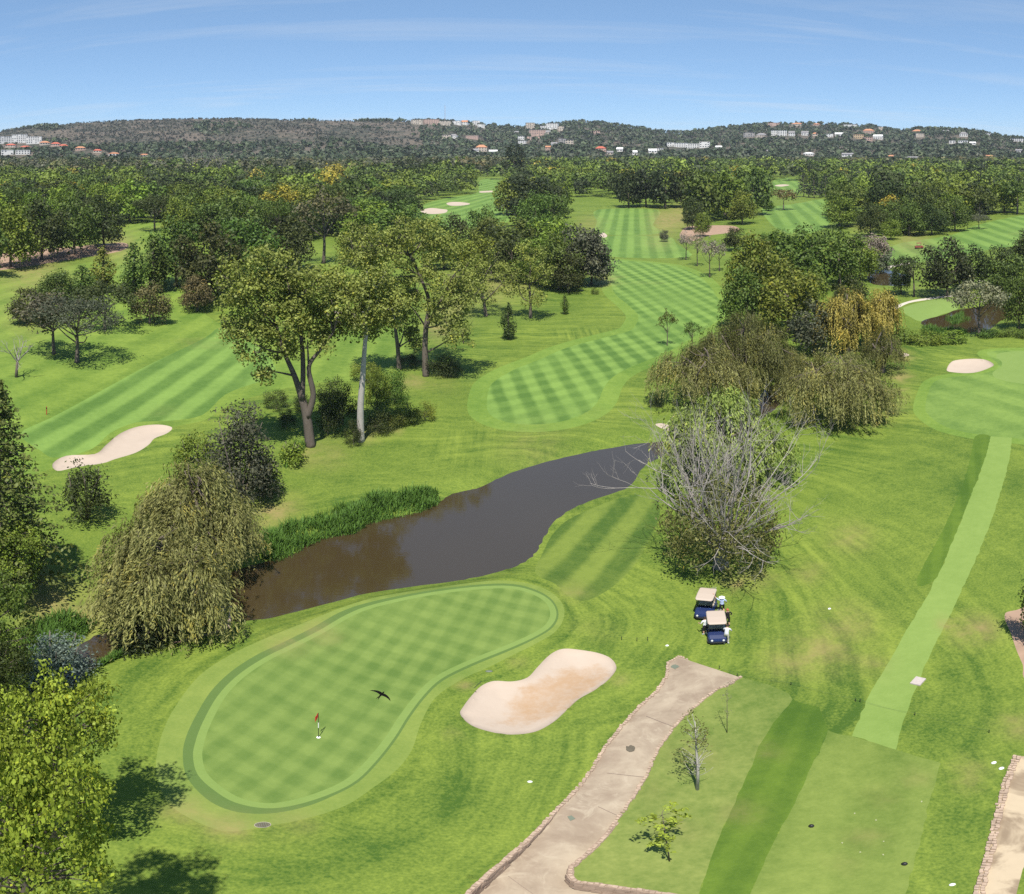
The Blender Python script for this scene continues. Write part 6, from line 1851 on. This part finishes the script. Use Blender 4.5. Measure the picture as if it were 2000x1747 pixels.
# ------------------------------------------------------------------ people
M_SKIN = plain('skin', (0.50, 0.30, 0.21), 0.55)
M_SHOE = plain('shoe_white', (0.7, 0.7, 0.68), 0.6)
def person(px, py, rz, J, cloth, label, hair=None, hat=None, shoes=None):
    """J: joint positions in metres (local, facing -Y); cloth: materials for torso, sleeves, legs upper, legs lower"""
    x, y, z = G(px, py)
    e = empty('person', (x, y, z), rz); tag(e, label, 'person', None)
    V, E, R, T = [], [], [], []
    def chain(pts, rad, tags_, start=None):
        prev = start
        for p, r_, t_ in zip(pts, rad, tags_):
            V.append(tuple(p)); R.append(r_); T.append(t_)
            if prev is not None: E.append((prev, len(V) - 1))
            prev = len(V) - 1
        return prev
    pel = chain([J['pelvis']], [(.155, .115)], ['hip'])
    ch = chain([J['waist'], J['chest'], J['collar']], [(.14, .10), (.165, .115), (.11, .085)], ['torso'] * 3, pel)
    nk = chain([J['neck'], J['head'], J['crown']], [(.055, .06), (.075, .09), (.06, .075)], ['skin', 'skin', 'skin'], ch)
    hd = Vector(J['head']); fd = Vector(J.get('face', (0, -1, 0)))
    chain([hd + fd * .115], [(.014, .014)], ['skin'], nk - 1)
    for s in ('L', 'R'):
        sg = -1 if s == 'L' else 1
        sh, el, wr = (Vector(J[k + s]) for k in ('sh', 'el', 'wr'))
        a = chain([sh, sh.lerp(el, .55), el, wr], [(.062, .062), (.05, .05), (.04, .04), (.028, .028)], ['torso', 'sleeve', 'skin', 'skin'], ch)
        d = (wr - el).normalized(); sd = d.cross(Vector((0, 1, 0.2))).normalized(); nr = d.cross(sd)
        palm = chain([wr + d * .07], [(.036, .02)], ['skin'], a)
        for k, (off, ln) in enumerate(((-.030, .075), (-.010, .088), (.011, .082), (.031, .062))):
            b_ = wr + d * .085 + sd * off
            chain([b_ + d * .012, b_ + d * ln * .55 + nr * .008, b_ + d * ln * .9 + nr * .03], [(.0095,) * 2, (.009,) * 2, (.007,) * 2], ['skin'] * 3, palm)
        chain([wr + d * .045 + sd * .045, wr + d * .085 + sd * .062], [(.011,) * 2, (.009,) * 2], ['skin'] * 2, palm)
        hp, kn, an, to = (Vector(J[k + s]) for k in ('hp', 'kn', 'an', 'to'))
        chain([hp, hp.lerp(kn, .5), kn, kn.lerp(an, .35), an, to], [(.088, .09), (.078, .08), (.058, .06), (.06, .062), (.04, .045), (.04, .035)], ['hip', 'thigh', 'knee', 'calf', 'shoe', 'shoe'], pel)
    me = bpy.data.meshes.new('skeleton'); me.from_pydata(V, E, [])
    ob = bpy.data.objects.new('body_tmp', me); COL.objects.link(ob)
    md = ob.modifiers.new('skin', 'SKIN'); md.use_smooth_shade = True
    for i, sv in enumerate(me.skin_vertices[0].data): sv.radius = R[i]; sv.use_root = (i == 0)
    sb = ob.modifiers.new('sub', 'SUBSURF'); sb.levels = 1; sb.render_levels = 1
    dg = bpy.context.evaluated_depsgraph_get()
    full = bpy.data.meshes.new_from_object(ob.evaluated_get(dg))
    bpy.data.objects.remove(ob); full.name = 'body'
    tv = np.array(V); mats = [M_SKIN, cloth['torso'], cloth['legs'], shoes or M_SHOE, cloth.get('sleeve', cloth['torso'])]
    full.materials.clear()
    for m in mats: full.materials.append(m)
    long_ = cloth.get('long', False)
    code = {'skin': 0, 'torso': 1, 'hip': 2, 'thigh': 2, 'knee': 2, 'calf': 2 if long_ else 0, 'shoe': 3, 'sleeve': 4}
    for p in full.polygons:
        k = int(np.argmin(np.linalg.norm(tv - np.array(p.center), axis=1))); p.material_index = code[T[k]]; p.use_smooth = True
    link('body', full, e)
    if hair or hat:
        bm = bmesh.new(); bmesh.ops.create_uvsphere(bm, u_segments=16, v_segments=10, radius=1)
        for v in list(bm.verts):
            if v.co.z < -0.25: bm.verts.remove(v)
        hr = Vector((.108, .118, .125)) if not hat else Vector((.118, .128, .115))
        c0 = Vector(J['head']) + Vector((0, 0.012, .045))
        for v in bm.verts: v.co = Vector((v.co.x * hr.x, v.co.y * hr.y, v.co.z * hr.z)) + c0
        m2 = bpy.data.meshes.new('hair'); bm.to_mesh(m2); bm.free(); m2.polygons.foreach_set('use_smooth', np.ones(len(m2.polygons), bool))
        ho = link('hat' if hat else 'hair', m2, e, hat or hair)
        if hat:
            mb = MB(); n = 20; c1 = Vector(J['head']) + Vector((0, 0, .03))
            inn = [c1 + Vector((.11 * math.cos(a), .12 * math.sin(a), 0)) for a in np.linspace(0, 2 * math.pi, n, endpoint=False)]
            out = [c1 + Vector((.21 * math.cos(a), .22 * math.sin(a), -.03)) for a in np.linspace(0, 2 * math.pi, n, endpoint=False)]
            mb.add(inn + out, [(i, (i + 1) % n, n + (i + 1) % n, n + i) for i in range(n)])
            br = mb.build('brim', hat, ho); br.modifiers.new('t', 'SOLIDIFY').thickness = 0.012
    return e
def stand(**kw):
    J = dict(pelvis=(0, 0, .95), waist=(0, 0, 1.10), chest=(0, .01, 1.30), collar=(0, .02, 1.46), neck=(0, .0, 1.53), head=(0, -.02, 1.63), crown=(0, -.01, 1.72),
             shL=(-.20, .02, 1.43), elL=(-.27, .03, 1.14), wrL=(-.27, -.06, .90), shR=(.20, .02, 1.43), elR=(.27, .03, 1.14), wrR=(.27, -.06, .90),
             hpL=(-.10, 0, .90), knL=(-.11, -.02, .49), anL=(-.11, .03, .09), toL=(-.13, -.13, .045), hpR=(.10, 0, .90), knR=(.11, -.02, .49), anR=(.11, .03, .09), toR=(.13, -.13, .045))
    J.update(kw); return J
M_LBLUE = plain('shirt_pale_blue', (0.48, 0.56, 0.82), 0.8); M_NAVYC = plain('shorts_dark', (0.02, 0.02, 0.03), 0.85)
M_BLK = plain('cloth_black', (0.018, 0.016, 0.016), 0.85); M_PALE = plain('cloth_pale_grey', (0.52, 0.53, 0.56), 0.85); M_WHT = plain('cloth_white', (0.75, 0.75, 0.76), 0.8)
M_KHAKI = plain('cloth_khaki', (0.42, 0.40, 0.34), 0.85)
M_GINGER = plain('hair_ginger', (0.35, 0.10, 0.045), 0.7); M_DARKH = plain('hair_dark', (0.03, 0.02, 0.015), 0.7)
M_DSHOE = plain('shoe_dark', (0.03, 0.03, 0.03), 0.6)
person(1410, 1199, math.radians(170), stand(elR=(.42, -.05, 1.66), wrR=(.52, -.10, 1.90), knL=(-.13, -.14, .50), anL=(-.14, .12, .11), toL=(-.15, -.03, .05), elL=(-.33, -.03, 1.18), wrL=(-.30, -.2, 1.0)),
       dict(torso=M_LBLUE, legs=M_NAVYC), 'person in white hat and pale blue shirt waving one arm beside the rear cart', hat=M_WHT)
person(1421, 1224, math.radians(175), stand(elR=(.30, -.02, 1.15), wrR=(.22, -.20, 1.02), elL=(-.30, -.02, 1.15), wrL=(-.22, -.20, 1.02)),
       dict(torso=M_BLK, legs=M_BLK), 'person in black shirt and shorts with reddish hair between the carts', hair=M_GINGER, shoes=M_DSHOE)
person(1419, 1258, math.radians(150), stand(chest=(0, -.12, 1.27), collar=(0, -.20, 1.40), neck=(0, -.25, 1.46), head=(0, -.32, 1.54), crown=(0, -.33, 1.63), shL=(-.20, -.18, 1.37), shR=(.20, -.18, 1.37), elL=(-.27, -.28, 1.12), wrL=(-.20, -.48, 1.0), elR=(.27, -.28, 1.12), wrR=(.20, -.48, 1.0), knR=(.12, -.14, .50), anR=(.12, .12, .1), toR=(.13, -.03, .05)),
       dict(torso=M_PALE, legs=M_KHAKI, long=True), 'person in pale grey clothes bending over the side of the front cart', hair=M_DARKH)
person(1377, 1240, math.radians(-160), stand(elL=(-.36, -.1, 1.2), wrL=(-.34, -.32, 1.12), elR=(.30, -.06, 1.16), wrR=(.24, -.28, 1.08)),
       dict(torso=M_WHT, legs=M_NAVYC), 'person in a white top standing at the far side between both carts', hair=M_DARKH)

# maintenance buggy on the far fairway
def buggy(px, py):
    x, y, z = G(px, py); e = empty('utility_buggy', (x, y, z), 1.2); tag(e, 'small dark red utility buggy driving on the far fairway', 'buggy')
    m = plain('buggy_red', (0.22, 0.05, 0.04), 0.5)
    mb = MB(); mb.loft([ring_rect(-.7, .7, -1.5, .4, .8), ring_rect(-.75, .75, -.9, .4, 1.05), ring_rect(-.75, .75, 1.4, .4, 1.0)]); mb.build('body', m, e)
    mb = MB(); mb.loft([ring_rect(-.7, .7, -.7, 1.9, 2.0, .03), ring_rect(-.7, .7, .8, 1.9, 2.0, .03)]); mb.build('roof', m, e)
    for sx in (-.62, .62):
        for yy in (-.6, .7):
            mb = MB(); mb.tube([(sx, yy, 1.0), (sx, yy, 1.92)], .03, 5); mb.build('strut', M_FRAME, e)
        for yy in (-1.0, 1.0):
            mb = MB(); mb.tube([(sx - .12, yy, .32), (sx + .12, yy, .32)], .32, 14); mb.build('wheel', M_TYRE, e)
buggy(1795, 486)

# ------------------------------------------------------------------ houses on the ridge and beyond the woods
WALLM = {k: plain('wall_' + k, c, 0.85, 0.1) for k, c in dict(white=(0.72, 0.70, 0.66), cream=(0.55, 0.47, 0.38), pink=(0.52, 0.36, 0.29), tan=(0.50, 0.37, 0.22), grey=(0.33, 0.31, 0.29)).items()}
ROOFM = {k: plain('roof_' + k, c, 0.85, 0.1) for k, c in dict(red=(0.40, 0.11, 0.07), orange=(0.42, 0.20, 0.11), grey=(0.22, 0.21, 0.21), white=(0.70, 0.69, 0.66), dark=(0.09, 0.085, 0.085), cream=(0.50, 0.43, 0.35)).items()}
M_WIN = plain('window_glass', (0.03, 0.035, 0.045), 0.15, 0.6)
def house(px, py, wpx, hpx, kind, wall, roof, near=None, storeys=None):
    if near: x, y = flat(px, py); z = 0.0
    else: x, y, z = hill_at(px, py)
    d = math.hypot(x, y); W = max(6.0, wpx / K * d); H = max(3.0, hpx / K * d); D = min(max(W * 0.6, 7), 16)
    az = math.atan2(x, y)
    e = empty('house', (x, y, z - (0.6 if near else 0.0)), -az + RND.uniform(-0.25, 0.25))
    rl = {'flat': 'flat roof', 'gable': 'pitched roof', 'hip': 'hipped roof'}[kind]
    nice = {'white': 'white', 'cream': 'cream', 'pink': 'pinkish', 'tan': 'sandy yellow', 'grey': 'grey'}[wall]
    rc = {'red': 'red', 'orange': 'terracotta', 'grey': 'grey', 'white': 'white', 'dark': 'dark', 'cream': 'cream'}[roof]
    where = 'among the trees beyond the course' if near else ('on the skyline crest of the ridge' if py < 256 else 'on the wooded slope of the ridge')
    lab = f'{nice} house with {rc} {rl} {where}'
    tag(e, lab, 'house', lab.replace(' house', ' houses'))
    hw = H if kind == 'flat' else H * 0.62
    mb = MB(); mb.box((0, D / 2, hw / 2 - 1.5), (W, D, hw + 3.0)); mb.build('wall', WALLM[wall], e)
    mb = MB()
    if kind == 'flat': mb.box((0, D / 2, hw + 0.2), (W + 0.5, D + 0.5, 0.4))
    else:
        o = 0.5; k = W / 2 if kind == 'gable' else max(W / 2 - D / 2, W * 0.12)
        a = [(-W / 2 - o, -o, hw - .02), (W / 2 + o, -o, hw - .02), (W / 2 + o, D + o, hw - .02), (-W / 2 - o, D + o, hw - .02), (-k - (o if kind == 'gable' else 0), D / 2, H), (k + (o if kind == 'gable' else 0), D / 2, H)]
        mb.add(a, [(0, 1, 5, 4), (2, 3, 4, 5), (1, 2, 5), (3, 0, 4), (3, 2, 1, 0)])
    mb.build('roof', ROOFM[roof], e)
    ns = storeys or max(1, int(hw / 3.2)); nw = max(2, int(W / 4.5))
    for s in range(ns):
        for k in range(nw):
            if RND.random() < 0.12: continue
            cx = -W / 2 + (k + 0.5) * W / nw; cz = hw * (s + 0.55) / ns + 0.3
            mb = MB(); mb.box((cx, -0.02, cz), (W / nw * 0.55, 0.10, min(1.7, hw / ns * 0.5))); mb.build('window', M_WIN, e)
    return e
for h in HOUSES: house(*h)
house(1853, 374, 24, 13, 'gable', 'white', 'grey', near=True)
house(1918, 378, 22, 13, 'gable', 'white', 'white', near=True)
# lattice radio mast on the crest
x, y, z = hill_at(869, 240); d = math.hypot(x, y)
Hm = (240 - 205) / K * d
ms_ = empty('radio_mast', (x, y, z - 1)); tag(ms_, 'slender lattice radio mast on the crest of the ridge', 'mast')
M_MAST = plain('mast_metal', (0.42, 0.36, 0.36), 0.5)
for k in range(3):
    a = k * 2.094; mb = MB(); mb.tube([(1.6 * math.cos(a), 1.6 * math.sin(a), 0), (0.5 * math.cos(a), 0.5 * math.sin(a), Hm)], .22, 4); mb.build('leg', M_MAST, ms_)
for k in range(12):
    t0, t1 = k / 12, (k + 1) / 12; mb = MB()
    for q in range(3):
        a, b = q * 2.094, (q + 1) * 2.094; r0, r1 = 1.6 - 1.1 * t0, 1.6 - 1.1 * t1
        mb.tube([(r0 * math.cos(a), r0 * math.sin(a), Hm * t0), (r1 * math.cos(b), r1 * math.sin(b), Hm * t1)], .12, 3)
    mb.build('brace', M_MAST, ms_)
mb = MB(); mb.tube([(0, 0, Hm * 0.95), (0, 0, Hm * 1.12)], .12, 5); mb.build('antenna', M_MAST, ms_)

# ------------------------------------------------------------------ thin haze over the whole course and ridge
def haze():
    m = bpy.data.materials.new('haze'); m.use_nodes = True
    t = m.node_tree; t.nodes.clear()
    o = t.nodes.new('ShaderNodeOutputMaterial'); v = t.nodes.new('ShaderNodeVolumePrincipled')
    v.inputs['Color'].default_value = (0.80, 0.90, 1.0, 1); v.inputs['Density'].default_value = 0.00006
    v.inputs['Anisotropy'].default_value = 0.0
    t.links.new(v.outputs[0], o.inputs['Volume'])
    mb = MB(); mb.box((0, 0, 70), (9600, 9600, 160))
    tag(mb.build('haze', m), 'thin bluish haze in the air', 'haze', kind='stuff')
haze()
